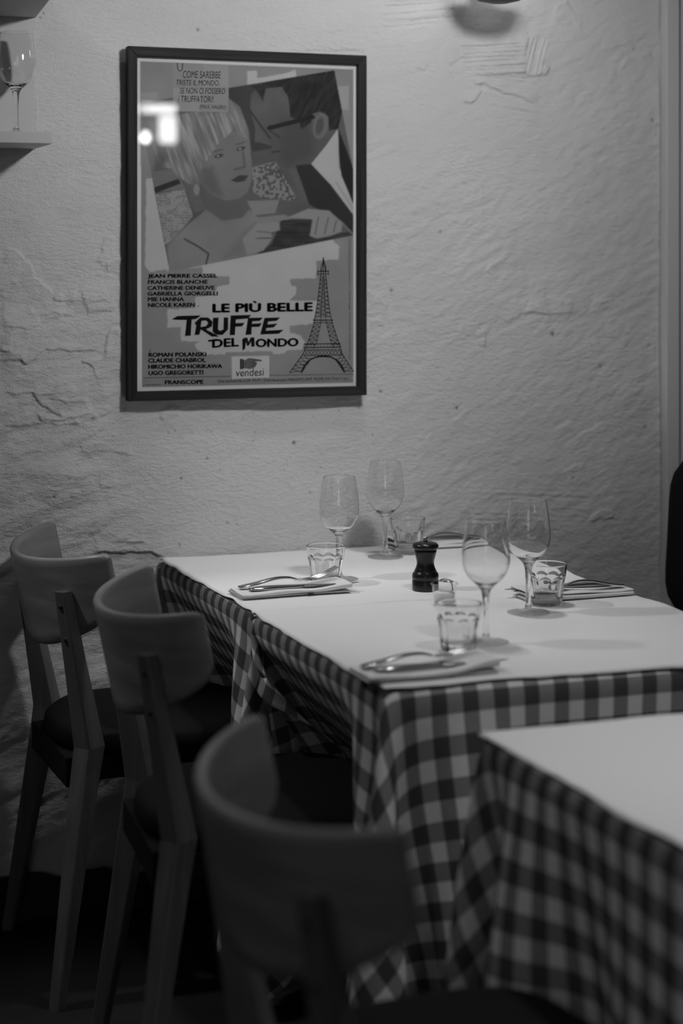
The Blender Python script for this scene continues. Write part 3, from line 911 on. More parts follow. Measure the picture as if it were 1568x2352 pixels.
def black_chair():
    e = empty('upholstered_chair', (2.10, -0.41, 0))
    tag(e, 'black upholstered chair cut off at the right edge beside the door', 'chair')
    def pad(name, cx, hx, hy, z0, z1, tilt):
        secs = []
        n = 36
        for k in range(13):
            t = k / 12.0; z = z0 + (z1 - z0) * t
            e_ = abs(2 * t - 1); s = (1 - e_ ** 7) ** (1 / 3.0) if e_ < 1 else 0.0
            s = max(s, 0.45); sy = 1 - 0.16 * max(0, (e_ - 0.55) / 0.45) ** 2.2
            lp = []
            for i in range(n):
                a = 2 * math.pi * i / n; c, q = math.cos(a), math.sin(a)
                lp.append((cx + tilt * (z - z0) + hx * s * math.copysign(abs(c) ** 0.6, c), hy * sy * math.copysign(abs(q) ** 0.35, q), z))
            secs.append(lp)
        return link(name, loft_mesh(name, secs), M['seat'], e)
    pad('backrest', -0.005, 0.030, 0.215, 0.585, 0.905, 0.06)
    secs = []
    for z, k in ((0.415, 0.94), (0.43, 1.0), (0.455, 1.0), (0.47, 0.95), (0.476, 0.7)):
        secs.append([(-0.24 + 0.21 * k * math.copysign(abs(math.cos(a)) ** 0.4, math.cos(a)), 0.215 * k * math.copysign(abs(math.sin(a)) ** 0.4, math.sin(a)), z) for a in [2 * math.pi * i / 32 for i in range(32)]])
    link('seat', loft_mesh('seat', secs), M['seat'], e)
    for sy in (-1, 1):
        link('leg', tube_mesh('leg', [(0.03, sy * 0.17, 0.62), (-0.02, sy * 0.18, 0.42), (0.03, sy * 0.19, 0.0)], 0.011), M['black_metal'], e)
        link('leg', tube_mesh('leg', [(-0.40, sy * 0.18, 0.42), (-0.42, sy * 0.19, 0.0)], 0.011), M['black_metal'], e)
    for sy in (-1, 1):
        link('rail', tube_mesh('rail', [(-0.40, sy * 0.18, 0.41), (-0.02, sy * 0.18, 0.41)], 0.009), M['black_metal'], e)
black_chair()

# ================================================================== GLASSWARE
def make_wine_glass():
    e = empty('wine_glass')
    t = 0.0009
    out = [(0.0058, 0.074), (0.0070, 0.0805), (0.0098, 0.0868), (0.0142, 0.0920), (0.0200, 0.0970), (0.0270, 0.1035), (0.0330, 0.1120), (0.0372, 0.1220), (0.0390, 0.1330),
           (0.0388, 0.1450), (0.0374, 0.1600), (0.0352, 0.1760), (0.0328, 0.1900), (0.0312, 0.1985)]
    zz = np.linspace(0, 1, 40)
    k = np.linspace(0, 1, len(out))
    oz = smooth_interp(k, [p[1] for p in out], zz); orr = smooth_interp(k, [p[0] for p in out], zz)
    prof = list(zip(orr, oz))
    inner = []
    for r, z in prof[::-1]:
        if z > 0.0975: inner.append((r - t * (1 + 0.8 * max(0, (0.115 - z) / 0.02)), z + 0.0002))
    inner += [(0.0140, 0.0958), (0.0075, 0.0940), (0.0, 0.0935)]
    top = prof[-1]
    prof += [(top[0] - 0.0002, top[1] + 0.0005), (top[0] - 0.0006, top[1] + 0.0007), (top[0] - 0.0010, top[1] + 0.0005)]
    link('bowl', lathe_mesh('bowl', prof + inner, 56), M['glass'], e)
    st = [(0.0058, 0.074), (0.0052, 0.067), (0.0048, 0.058), (0.0046, 0.043), (0.0046, 0.025), (0.0054, 0.013), (0.0075, 0.0075)]
    k = np.linspace(0, 1, len(st)); q = np.linspace(0, 1, 22)
    link('stem', lathe_mesh('stem', list(zip(smooth_interp(k, [p[0] for p in st], q)[::-1], smooth_interp(k, [p[1] for p in st], q)[::-1])), 32), M['glass'], e)
    ft = [(0, 0.0006), (0.020, 0.0006), (0.036, 0.0003), (0.0374, 0.0008), (0.0376, 0.0014), (0.0368, 0.0019), (0.030, 0.0026), (0.020, 0.0038), (0.012, 0.0055), (0.0075, 0.0075)]
    link('foot', lathe_mesh('foot', ft, 56), M['thin_foot'], e)
    return e

def tumbler_mesh():
    n, H = 108, 0.0745
    NF = 9
    zs = [0.0, 0.0015] + list(np.linspace(0.004, H - 0.001, 40)) + [H]
    rows = []
    for zi, z in enumerate(zs):
        t = z / H
        R0 = 0.0275 + 0.0095 * t ** 0.9
        if zi == 0: R0 -= 0.0012
        row = []
        for i in range(n):
            a = 2 * math.pi * i / n
            f = ((a * NF / (2 * math.pi)) % 1.0) - 0.5                # -0.5..0.5 over a facet
            ztop = H * (0.60 + 0.10 * math.sqrt(max(0, 1 - (2 * f) ** 2)))    # arched facet heads
            flat = R0 * math.cos(math.pi / NF) / math.cos(2 * math.pi * f / NF) - 0.0002
            k = float(sstep(ztop + 0.0012, ztop - 0.0012, np.array(z)))
            r = R0 + 0.0006 * (1 - k)
            r = r * (1 - k) + flat * k
            if z >= H - 0.0009: r -= 0.0004
            row.append((r * math.cos(a), r * math.sin(a), z))
        rows.append(row)
    for z in [H] + list(np.linspace(H - 0.001, 0.0125, 24)):
        t = z / H
        wall = 0.0016 + 0.0018 * float(sstep(0.75, 0.45, np.array(t)))
        r = 0.0275 + 0.0095 * t ** 0.9 + 0.0003 - wall - 0.0006
        if t < 0.25: r -= 0.0030 * ((0.25 - t) / 0.10) ** 2
        rows.append([(r * math.cos(2 * math.pi * i / n), r * math.sin(2 * math.pi * i / n), z) for i in range(n)])
    verts = [p for r_ in rows for p in r_]
    faces = []
    for k in range(len(rows) - 1):
        for i in range(n):
            j = (i + 1) % n
            faces.append((k * n + i, k * n + j, (k + 1) * n + j, (k + 1) * n + i))
    c0 = len(verts); verts.append((0, 0, 0.0018)); c1_ = len(verts); verts.append((0, 0, 0.0110))
    for i in range(n):
        j = (i + 1) % n
        faces.append((c0, j, i)); faces.append((c1_, (len(rows) - 1) * n + i, (len(rows) - 1) * n + j))
    return pymesh('tumbler', verts, faces)

GL = [((1.2535, -0.390), 'wine glass behind the tumbler at the left of the wall table'),
      ((1.438, -0.167), 'wine glass standing farthest back, close to the plastered wall'),
      ((1.270, -1.036), 'blurred wine glass right behind the tumbler in front'),
      ((1.447, -0.828), 'wine glass in front of the right-hand tumbler on the middle table')]
wg = make_wine_glass()
for i, ((x, y), lab) in enumerate(GL):
    g = wg if i == 0 else copy_tree(wg)
    g.location = (x, y, ZP); g.rotation_euler = (0, 0, 0.7 * i)
    tag(g, lab, 'wine glass', 'wine glasses')
gs = copy_tree(wg); sx_, _ = px_to_plane(37, 300, -0.085)
gs.location = (sx_, -0.085, 1.5925); gs.scale = (1.0, 1.0, 1.02)
tag(gs, 'wine glass standing alone on the white wall shelf at upper left', 'wine glass', 'wine glasses')

TU = [((1.211, -0.432), 'tumbler behind the fork at the left of the wall table'),
      ((1.511, -0.770), 'tumbler right of the pepper mill, behind the wine glass stem'),
      ((1.205, -1.074), 'blurred tumbler nearest the camera beside the salt pot'),
      ((1.503, -0.131), 'tumbler farthest back close to the plastered wall')]
tm = tumbler_mesh()
for i, ((x, y), lab) in enumerate(TU):
    t = link('tumbler', tm, M['tumbler_glass'])
    t.location = (x, y, ZP); t.rotation_euler = (0, 0, 0.35 * i)
    tag(t, lab, 'tumbler', 'faceted glass tumblers')

# pepper mill
def pepper_mill():
    e = empty('pepper_mill', (1.366, -0.554, ZP))
    tag(e, 'small black turned wooden pepper mill with metal knob', 'pepper mill')
    link('body', lathe_mesh('body', [(0, 0), (0.0235, 0), (0.0248, 0.0012), (0.0250, 0.004), (0.0250, 0.0185), (0.0243, 0.0195), (0.0243, 0.0205), (0.0250, 0.0215), (0.0252, 0.026), (0.0243, 0.031),
        (0.0215, 0.0345), (0.0208, 0.036), (0.0210, 0.0365), (0.0190, 0.040), (0.0168, 0.046), (0.0162, 0.051), (0.0170, 0.057), (0.0190, 0.064), (0.0207, 0.070), (0.0212, 0.074), (0.0205, 0.0755), (0, 0.0755)], 48), M['black_wood'], e)
    link('head', lathe_mesh('head', [(0, 0.0757), (0.0205, 0.0757), (0.0232, 0.0770), (0.0250, 0.0805), (0.0246, 0.0845), (0.0215, 0.0880), (0.0130, 0.0905), (0.0070, 0.0915), (0, 0.0917)], 48), M['black_wood'], e)
    link('knob', lathe_mesh('knob', [(0, 0.0917), (0.0042, 0.0917), (0.0038, 0.0945), (0.0032, 0.0955), (0.0055, 0.0968), (0.0058, 0.0985), (0.0045, 0.1002), (0, 0.1006)], 28), M['chrome'], e)
pepper_mill()

# salt pot with spoon
def salt_pot():
    x, y = 1.335, -0.716
    g = link('salt_pot', lathe_mesh('salt_pot', [(0, 0.0012), (0.0195, 0.0), (0.0208, 0.0015), (0.0212, 0.004), (0.0218, 0.030), (0.0222, 0.036), (0.0245, 0.0385), (0.0252, 0.0400), (0.0245, 0.0412),
        (0.0225, 0.0405), (0.0202, 0.036), (0.0196, 0.030), (0.0190, 0.0065), (0.017, 0.0052), (0, 0.0050)], 48), M['thin_pot'])
    g.location = (x, y, ZP)
    tag(g, 'little clear glass salt pot in front of the pepper mill', 'pot')
    s = link('salt', lathe_mesh('salt', [(0, 0.0058), (0.0165, 0.0060), (0.0186, 0.0075), (0.0191, 0.024), (0.0150, 0.0255), (0.006, 0.0268), (0, 0.027)], 32), M['salt'])
    s.location = (x, y, ZP)
    tag(s, 'white salt filling the little glass pot', 'salt', kind='stuff')
    e = empty('salt_spoon', (x + 0.001, y - 0.001, ZP + 0.0425))
    e.rotation_euler = (0, 0, R(-55))
    tag(e, 'tiny steel spoon lying across the rim of the salt pot', 'spoon')
    # bowl: shallow upside-down shell
    n, m = 24, 7
    P = np.zeros((n, m, 3))
    for i in range(n):
        a = 2 * math.pi * i / n
        for j in range(m):
            q = j / (m - 1)
            P[i, j] = (0.0145 * q * math.cos(a) * (1 + 0.15 * math.cos(a)), 0.0098 * q * math.sin(a), 0.0048 * (1 - q * q) + 0.0012)
    b = link('bowl', grid_mesh('bowl', P, closed_u=True), M['chrome'], e)
    so = b.modifiers.new('solid', 'SOLIDIFY'); so.thickness = 0.0008
    link('handle', tube_mesh('handle', [(0.010, 0, 0.0018), (0.0135, 0, -0.001), (0.0150, 0, -0.008), (0.0155, 0, -0.014), (0.0155, 0, -0.017)], [0.0016, 0.0014, 0.0014, 0.0016, 0.0020], 10), M['chrome'], e)
salt_pot()

# ================================================================== CUTLERY AND NAPKINS
def strip(name, xs, ws, ts, zs, mat, parent, ys=None, n=10, cup=None):
    """loft of flattened oval sections along x."""
    secs = []
    for i, x in enumerate(xs):
        y0 = ys[i] if ys is not None else 0.0
        s = []
        for k in range(n):
            a = 2 * math.pi * k / n
            c, q = math.cos(a), math.sin(a)
            yy = ws[i] * math.copysign(abs(c) ** 0.7, c); zz = ts[i] * math.copysign(abs(q) ** 0.7, q)
            if cup is not None: zz += cup[i] * (c * c)
            s.append((x, y0 + yy, zs[i] + zz))
        secs.append(s)
    return link(name, loft_mesh(name, secs), mat, parent)

def make_fork():
    e = empty('fork')
    x = np.linspace(0, 0.138, 36)
    w = smooth_interp([0, .006, .04, .085, .100, .112, .124, .138], [.0085, .0098, .0080, .0042, .0036, .0050, .0105, .0122], x)
    t = smooth_interp([0, .01, .08, .10, .125, .138], [.0016, .0020, .0026, .0022, .0013, .0010], x)
    z = smooth_interp([0, .03, .08, .100, .118, .130, .138], [.0030, .0070, .0150, .0140, .0095, .0085, .0088], x)
    strip('handle', x, w, t, z, M['steel'], e, n=14)
    for k in range(4):
        y = (k - 1.5) * 0.0066
        xt = np.linspace(0.132, 0.196, 16)
        q = (xt - 0.132) / 0.064
        strip('tine', xt, 0.0021 - 0.0009 * q, 0.0011 - 0.0004 * q, smooth_interp([0, .1, .5, 1], [.0086, .0090, .0150, .0285], q), M['steel'], e, ys=y * (1 - 0.08 * q), n=8)
    return e

def make_knife():
    e = empty('knife')
    x = np.linspace(0, 0.105, 20)
    strip('handle', x, smooth_interp([0, .008, .06, .105], [.0075, .0092, .0080, .0062], x), smooth_interp([0, .01, .105], [.0022, .0032, .0030], x), np.full(20, 0.0032), M['steel'], e, n=14)
    x = np.linspace(0.102, 0.215, 24)
    q = (x - 0.102) / 0.113
    wv = 0.0098 * np.clip(1 - q ** 6, 0.02, 1) * (0.72 + 0.28 * np.clip(q * 4, 0, 1))
    strip('blade', x, wv, 0.0011 - 0.0004 * q, np.full(24, 0.0032), M['steel'], e, ys=-0.001 + 0.003 * q ** 3, n=8)
    return e

def napkin_mesh(seed):
    """folded in layers: a serpentine profile swept along x."""
    th, wid = 0.0024, 0.040
    nx = 40
    prof = []                                                       # centre line in (y, z)
    lay = [0.0016, 0.0050, 0.0084]
    for j in range(9): prof.append((-wid + 2 * wid * j / 8, lay[0]))
    for a in (0.25, 0.5, 0.75): prof.append((wid + 0.0017 * math.sin(a * math.pi), (lay[0] + lay[1]) / 2 - 0.0017 * math.cos(a * math.pi)))
    for j in range(9): prof.append((wid - 2 * wid * j / 8, lay[1]))
    for a in (0.25, 0.5, 0.75): prof.append((-wid - 0.0017 * math.sin(a * math.pi), (lay[1] + lay[2]) / 2 - 0.0017 * math.cos(a * math.pi)))
    for j in range(9): prof.append((-wid + 2 * wid * j / 8 - 0.002, lay[2]))
    prof = np.array(prof)
    P = np.zeros((nx, len(prof), 3))
    for i in range(nx):
        q = i / (nx - 1)
        lift = 0.010 * float(sstep(0.62, 1.0, np.array(q))) - 0.001 * math.sin(q * 9 + seed)
        for j, (y, z) in enumerate(prof):
            k = (z - lay[0]) / (lay[2] - lay[0])
            puff = 1 + 0.5 * math.sin(q * 5 + seed) * k * 0.3
            P[i, j] = (-0.01 + 0.215 * q + 0.006 * k * math.sin(seed + j * 0.1) * (q - 0.5), y * (1 - 0.05 * q) + 0.004 * math.sin(q * 3 + seed), 0.0012 + z * puff + lift * k + 0.0006 * math.sin(j * 0.9 + q * 14 + seed) * k)
    return grid_mesh('napkin', P)

NP = [((1.018, -0.505), 0.02, 'at the left of the wall table', 'left'),
      ((1.694, -0.060), math.pi + 0.02, 'at the far right of the wall table', 'far right'),
      ((0.990, -1.215), 0.0, 'blurred at the front corner of the middle table', 'front'),
      ((1.695, -0.708), math.pi - 0.02, 'at the right side of the middle table', 'right')]
fork0, knife0 = make_fork(), make_knife()
for i, ((x, y), r, where, _s) in enumerate(NP):
    me = napkin_mesh(i * 1.7)
    na = link('napkin', me, M['napkin'])
    so = na.modifiers.new('solid', 'SOLIDIFY'); so.thickness = 0.0031; so.offset = 0
    sb = na.modifiers.new('sub', 'SUBSURF'); sb.levels = 1; sb.render_levels = 1
    na.location = (x, y, ZP + 0.0004); na.rotation_euler = (0, 0, r)
    tag(na, 'folded white napkin under fork and knife ' + where, 'napkin', 'folded napkins')
    st = box('stripe', (0.118, -0.0402, 0.0010), (0.129, -0.0385, 0.0045), M['basepaint'], na, 0.0005)
    f = fork0 if i == 0 else copy_tree(fork0)
    k = knife0 if i == 0 else copy_tree(knife0)
    c, s = math.cos(r), math.sin(r)
    for ob, dy, dx, dz, dr in ((f, 0.008, 0.0, 0.0135, 0.03), (k, -0.016, 0.012, 0.0125, -0.02)):
        ob.location = (x + c * dx - s * dy, y + s * dx + c * dy, ZP + dz)
        ob.rotation_euler = (0, 0, r + dr)
    tag(f, 'steel fork lying on the napkin ' + where, 'fork', 'forks')
    tag(k, 'steel knife lying on the napkin ' + where, 'knife', 'knives')

# ================================================================== SHELF AT UPPER LEFT
def shelf():
    e = empty('wall_shelf', (0.735, 0.0, 1.56))
    tag(e, 'white wall shelf unit at the upper left corner', 'shelf')
    box('back_panel', (-1.0, -0.012, 0.03), (-0.003, -0.001, 0.90), M['shelf'], e, 0.001)
    box('shelf_board', (-1.0, -0.178, 0.009), (0.0, -0.001, 0.0320), M['shelf'], e, 0.002)
    me = pymesh('shelf_board', [(-1.0, -0.30, 0.276), (-0.028, -0.30, 0.276), (0.0, -0.001, 0.276), (-1.0, -0.001, 0.276), (-1.0, -0.30, 0.306), (-0.028, -0.30, 0.306), (0.0, -0.001, 0.306), (-1.0, -0.001, 0.306)],
                [(3, 2, 1, 0), (4, 5, 6, 7), (0, 1, 5, 4), (1, 2, 6, 5), (2, 3, 7, 6), (3, 0, 4, 7)])
    link('shelf_board', me, M['shelf'], e, smooth=False)
shelf()

# ================================================================== FRAMED POSTER
FX0, FX1, FZ0, FZ1, FD = 0.9225, 1.449, 1.051, 1.784, 0.030
PY_ = -0.0150                                                       # poster plane
def K(v): return min(0.85, ((v / 255.0) / 12.92 if v < 10 else (((v / 255.0) + 0.055) / 1.055) ** 2.4) * 2.15)

def picture():
    e = empty('framed_poster', ((FX0 + FX1) / 2, 0.0, FZ0))
    tag(e, 'dark framed printed poster behind glass hanging on the plastered wall', 'picture')
    ox, oz = (FX0 + FX1) / 2, FZ0
    w, hgt, b = (FX1 - FX0) / 2, FZ1 - FZ0, 0.0195
    def bar(pts, mat):
        vs = [(x, -0.006, z) for x, z in pts] + [(x, -FD, z) for x, z in pts]
        me = pymesh('frame_bar', vs, [(0, 1, 2, 3), (7, 6, 5, 4), (0, 4, 5, 1), (1, 5, 6, 2), (2, 6, 7, 3), (3, 7, 4, 0)])
        bm = bmesh.new(); bm.from_mesh(me); bmesh.ops.recalc_face_normals(bm, faces=bm.faces[:])
        bmesh.ops.bevel(bm, geom=bm.edges[:], offset=0.0008, segments=1, affect='EDGES'); bm.to_mesh(me); bm.free()
        link('frame_bar', me, mat, e, smooth=False)
    bar([(-w, 0), (-w, hgt), (-w + b, hgt - b), (-w + b, b)], M['frame'])
    bar([(w, 0), (w - b, b), (w - b, hgt - b), (w, hgt)], M['frame'])
    bar([(-w, hgt), (w, hgt), (w - b, hgt - b), (-w + b, hgt - b)], M['frame_h'])
    bar([(-w, 0), (-w + b, b), (w - b, b), (w, 0)], M['frame_h'])
    box('glass_pane', (-w + b - 0.002, -0.0200, b - 0.002), (w - b + 0.002, -0.0185, hgt - b + 0.002), M['pane'], e)
    box('backing', (-w + 0.004, -0.0120, 0.004), (w - 0.004, -0.0062, hgt - 0.004), M['table_wood'], e)

    # the sheet with its printed tones
    nx, ny = 262, 394
    gx = np.linspace(309.0, 828.0, nx); gy = np.linspace(0, 1, ny)
    GX, T = np.meshgrid(gx, gy, indexing='ij')
    q = (GX - 309) / 519
    ytop, ybot = 123 + 21 * q, 907 - 12 * q
    GY = ytop + (ybot - ytop) * T
    lx = 321.6 + 4 * T; rx = 811.8
    n1 = fbm(GX / 9, GY / 9, 3, 5); n2 = fbm(GX / 30, GY / 4, 2, 9); n3 = fbm(GX / 70, GY / 70, 3, 2)
    tone = np.full(GX.shape, 150.0)
    A = lambda poly, v, soft=1.0, rough=0.0, cond=None: paint(poly, v, soft, rough, cond)
    def paint(poly, v, soft=1.0, rough=0.0, al=1.0):
        nonlocal tone
        xs_ = [p[0] for p in poly]; ys_ = [p[1] for p in poly]; mg = soft * 2 + rough * 3 + 3
        bx_ = (GX > min(xs_) - mg) & (GX < max(xs_) + mg) & (GY > min(ys_) - mg) & (GY < max(ys_) + mg)
        if not bx_.any(): return
        sd = poly_sd(GX[bx_], GY[bx_], poly) + (rough * n1[bx_] if rough else 0)
        m = sstep(soft, -soft, sd) * al
        vv = v[bx_] if isinstance(v, np.ndarray) else v
        tone[bx_] = tone[bx_] * (1 - m) + vv * m
    def line(pts, v, wd, soft=0.8, al=1.0):
        nonlocal tone
        xs_ = [p[0] for p in pts]; ys_ = [p[1] for p in pts]; mg = wd + 4
        bx_ = (GX > min(xs_) - mg) & (GX < max(xs_) + mg) & (GY > min(ys_) - mg) & (GY < max(ys_) + mg)
        if not bx_.any(): return
        d, _, _ = seg_dist(GX[bx_], GY[bx_], pts)
        m = sstep(wd + soft, wd - soft, d) * al
        tone[bx_] = tone[bx_] * (1 - m) + v * m
    def ell(cx, cy, rx_, ry_, v, soft=1.0, ang=0.0, al=1.0):
        nonlocal tone
        c, s = math.cos(ang), math.sin(ang)
        ux, uy = (GX - cx) * c + (GY - cy) * s, -(GX - cx) * s + (GY - cy) * c
        d = (np.hypot(ux / rx_, uy / ry_) - 1) * min(rx_, ry_)
        m = sstep(soft, -soft, d) * al
        tone[:] = tone * (1 - m) + v * m
    # printed field and brushed pale patches
    paint([(321.6, 141), (811.8, 160), (811.8, 880), (326, 890.5)], 96 + 3 * n3, 0.8)
    pale = 127 + 2 * n3
    paint(c2([(300, 165), (520, 118), (1160, -10), (1300, -40), (1350, 20), (1350, 95), (1212, 105), (1210, 210), (1050, 215), (1060, 255), (1090, 262), (1085, 310), (1055, 345), (1222, 345),
              (1192, 490), (1050, 500), (1050, 545), (1110, 555), (1142, 600), (1125, 645), (1030, 652), (1020, 670), (950, 672), (940, 655), (660, 660), (655, 675), (540, 675), (475, 640),
              (475, 612), (505, 595), (390, 595), (385, 512), (305, 510), (305, 400), (470, 392), (475, 325), (600, 310), (605, 262), (680, 250), (682, 200), (520, 196), (515, 140)]), pale, 1.2, 1.2)
    paint(c1([(790, 195), (850, 190), (850, 240), (1040, 205), (1085, 185), (1090, 235), (790, 285)]), pale, 1.2, 0.8)
    paint(c1([(175, 850), (225, 845), (300, 1240), (330, 1400), (200, 1420), (168, 1390)]), pale, 1.4, 1.5)
    paint(c1([(140, 330), (245, 322), (240, 470), (140, 480)]), 108, 1.6, 1.2)
    paint(c1([(1330, 285), (1410, 285), (1410, 430), (1345, 430)]), 112, 1.6, 1.0)
    # tilted photograph: an anonymous couple in plain tones
    quad = c1([(138, 392), (676, 298), (1322, 190), (1437, 795), (1437, 1197), (318, 1420), (150, 530)])
    base = tone.copy(); tone[:] = 62 + 6 * n3
    paint(c1([(130, 380), (400, 380), (260, 560), (215, 820), (130, 820)]), 84, 8)
    paint(c1([(200, 810), (350, 790), (420, 920), (220, 930)]), 78, 3)
    paint(c1([(222, 905), (370, 852), (385, 880), (225, 942)]), 30, 1.2)
    lace = 104 - 46 * ((np.sin(GX * 1.1 + GY * 0.2) * np.sin(GY * 1.1) > 0.25) & (n1 > -0.25))
    paint(c1([(232, 945), (410, 915), (460, 1080), (330, 1230), (290, 1255)]), lace, 1.2)
    paint(c1([(400, 850), (470, 880), (540, 1040), (470, 1060)]), 70, 2)
    paint(c1([(676, 292), (832, 266), (840, 620), (960, 660), (965, 740), (820, 765), (800, 600), (740, 430), (676, 370)]), 40, 2)
    paint(c1([(815, 690), (960, 660), (970, 735), (820, 770)]), 58, 2)
    lace2 = 92 - 34 * (vnoise(GX / 5, GY / 5, 8) > 0.15)
    paint(c1([(818, 785), (960, 745), (1090, 965), (1060, 985), (880, 968), (825, 930)]), lace2, 2)
    line(c1([(975, 790), (1050, 950)]), 45, 1.4)
    paint(c1([(1040, 780), (1085, 770), (1180, 960), (1130, 1000)]), 66, 2)
    # man: dark hair, plain profile, spectacles, pale collar, dark jacket
    paint(c1([(815, 330), (900, 285), (1020, 285), (1200, 430), (1345, 540), (1260, 650), (1180, 752), (1100, 785), (1030, 785), (975, 752), (935, 690), (945, 655), (905, 630), (835, 628), (842, 545), (806, 430)]), 60 + 7 * n3, 1.6)
    paint(c1([(1010, 480), (1180, 520), (1200, 700), (1040, 780), (980, 720)]), 52, 16)
    paint(c1([(818, 285), (1000, 238), (1326, 180), (1375, 420), (1345, 545), (1290, 560), (1285, 470), (1235, 440), (1190, 455), (1180, 510), (1120, 550), (1105, 500), (1055, 475), (1040, 350), (1000, 290), (905, 300), (885, 380), (862, 335)]), 27 + 9 * np.clip(fbm(GX / 6 + GY / 12, GY / 20, 2, 4), -1, 1), 1.5)
    ell(270 + 1238 / 2.657, 90 + 530 / 2.657, 17, 30, 76, 1.5, 0.2); ell(270 + 1232 / 2.657, 90 + 530 / 2.657, 9, 20, 56, 3, 0.2)
    line(c1([(925, 542), (1190, 475)]), 20, 5.0); line(c1([(800, 425), (845, 490), (930, 605)]), 30, 1.8); line(c1([(930, 560), (990, 600)]), 34, 1.6)
    line(c1([(940, 690), (990, 682)]), 34, 1.6)
    paint(c1([(1180, 762), (1270, 650), (1345, 545), (1352, 780), (1440, 1015), (1440, 1075), (1300, 890)]), 124 + 3 * n3, 1.2)
    paint(c1([(1345, 540), (1440, 795), (1440, 1008), (1365, 830), (1352, 700)]), 22, 1.2)
    paint(c1([(1085, 770), (1180, 762), (1300, 890), (1440, 1078), (1440, 1190), (1370, 1110), (1170, 1010)]), 30 + 3 * n3, 1.4)
    line(c1([(1330, 870), (1440, 1040)]), 104, 2.0, al=0.6)
    # woman: pale combed hair, plain turned face, bare shoulders
    hair = 88 + 20 * np.clip(fbm((GX * 0.9 - GY * 0.35) / 5, (GX * 0.35 + GY) / 60, 3, 6), -1, 1)
    paint(c1([(215, 640), (235, 540), (320, 465), (480, 442), (676, 446), (676, 360), (745, 410), (800, 560), (815, 690), (700, 700), (560, 670), (530, 800), (500, 900), (430, 880), (360, 830), (330, 790), (280, 785), (235, 720)]), hair, 2.2)
    paint(c1([(235, 620), (300, 600), (300, 740), (270, 780), (235, 720)]), 58, 9)
    paint(c1([(540, 900), (800, 900), (800, 1050), (760, 1120), (520, 1120), (530, 1000)]), 66, 3)
    paint(c1([(580, 600), (700, 560), (795, 610), (818, 740), (818, 860), (795, 930), (740, 975), (650, 985), (560, 940), (510, 880), (505, 780)]), 80 + 5 * n3, 2)
    paint(c1([(505, 780), (580, 780), (640, 960), (560, 940), (510, 880)]), 68, 12)
    paint(c1([(500, 470), (660, 446), (730, 500), (690, 570), (610, 640), (560, 720), (505, 800), (480, 660)]), hair + 8, 2)
    for ex_, ey_ in ((618, 712), (752, 668)):
        cx_, cy_ = c1([(ex_, ey_)])[0]
        ell(cx_, cy_, 10, 4.2, 40, 1.5, -0.25); ell(cx_ - 2, cy_ + 0.5, 3.0, 2.0, 118, 1.0)
        line([(cx_ - 12, cy_ - 9), (cx_ + 8, cy_ - 15)], 46, 1.4, al=0.7)
    line(c1([(765, 690), (775, 780), (715, 795)]), 56, 2.2, 2.0, 0.8)
    paint(c1([(690, 862), (745, 830), (798, 832), (775, 865), (730, 874)]), 40, 1.5)
    ell(270 + 482 / 2.657, 90 + 918 / 2.657, 7, 13, 96, 1.5)
    paint(c1([(540, 1040), (430, 1130), (300, 1260), (318, 1425), (640, 1360), (860, 1310), (900, 1120), (800, 1040), (760, 1090), (640, 1110)]), 90 + 6 * n3, 3)
    paint(c1([(640, 1340), (760, 1180), (860, 1100), (880, 1300)]), 82, 8)
    line(c1([(410, 1220), (500, 1270), (555, 1310), (540, 1370)]), 40, 2.0, 1.5, 0.9)
    paint(c1([(788, 985), (990, 975), (960, 1062), (830, 1075)]), 92, 1.6); line(c1([(792, 985), (988, 977)]), 66, 1.2)
    paint(c1([(850, 1310), (940, 1250), (1000, 1105), (1180, 1100), (1190, 1215), (1440, 1170), (1440, 1200)]), 36 + 10 * np.clip(n2, -1, 1), 2)
    paint(c1([(830, 1090), (1020, 1070), (1060, 1095), (860, 1135)]), 92, 2)
    paint(c1([(760, 1220), (850, 1125), (985, 1112), (992, 1165), (930, 1180), (948, 1205), (925, 1245), (890, 1290), (790, 1320)]), 98, 2)
    line(c1([(850, 1172), (925, 1180)]), 60, 1.0); line(c1([(850, 1215), (945, 1213)]), 58, 1.3)
    paint(c1([(1030, 1090), (1160, 1035), (1290, 1045), (1372, 1120), (1365, 1175), (1300, 1200), (1215, 1218), (1170, 1200), (1190, 1100)]), 100, 2)
    for a, b2 in (((1225, 1085), (1205, 1190)), ((1285, 1090), (1262, 1190)), ((1335, 1105), (1318, 1175))):
        line(c1([a, b2]), 62, 1.2, 1.5)
    line(c1([(1372, 1125), (1435, 1190)]), 84, 2.0)
    pic = tone.copy(); tone = base
    paint(quad, pic, 1.0)
    # paper note over the photograph
    nq = c1([(337, 143), (676, 149), (676, 447), (337, 440)])
    paint(nq, 101 + 3 * n3, 0.8)
    paint(c1([(515, 146), (676, 149), (676, 292), (522, 290)]), 107, 3); paint(c1([(340, 294), (515, 296), (508, 442), (340, 440)]), 106, 3)
    line(c1([(337, 292), (676, 300)]), 90, 1.0, 2.0, 0.6); line(c1([(520, 150), (508, 445)]), 90, 1.0, 2.0, 0.6)
    # hand card
    paint(c2([(695, 688), (925, 683), (926, 818), (697, 825)]), 133, 0.8)
    out = (GX < lx) | (GX > rx) | (GY < 141 + (GX - 321) * 0.0388) | (GY > 890.5 - (GX - 326) * 0.0216)
    tone = np.where(out, 150.0, tone)
    XX, ZZ = px_to_plane_np(GX, GY, PY_)
    P = np.stack([XX - ox, np.full(XX.shape, PY_), ZZ - oz], -1)
    me = grid_mesh('poster', P[:, ::-1])
    lin = np.where(tone < 10, tone / 255 / 12.92, ((np.clip(tone, 0, 255) / 255 + 0.055) / 1.055) ** 2.4) * 2.15
    at = me.attributes.new('tone', 'FLOAT', 'POINT')
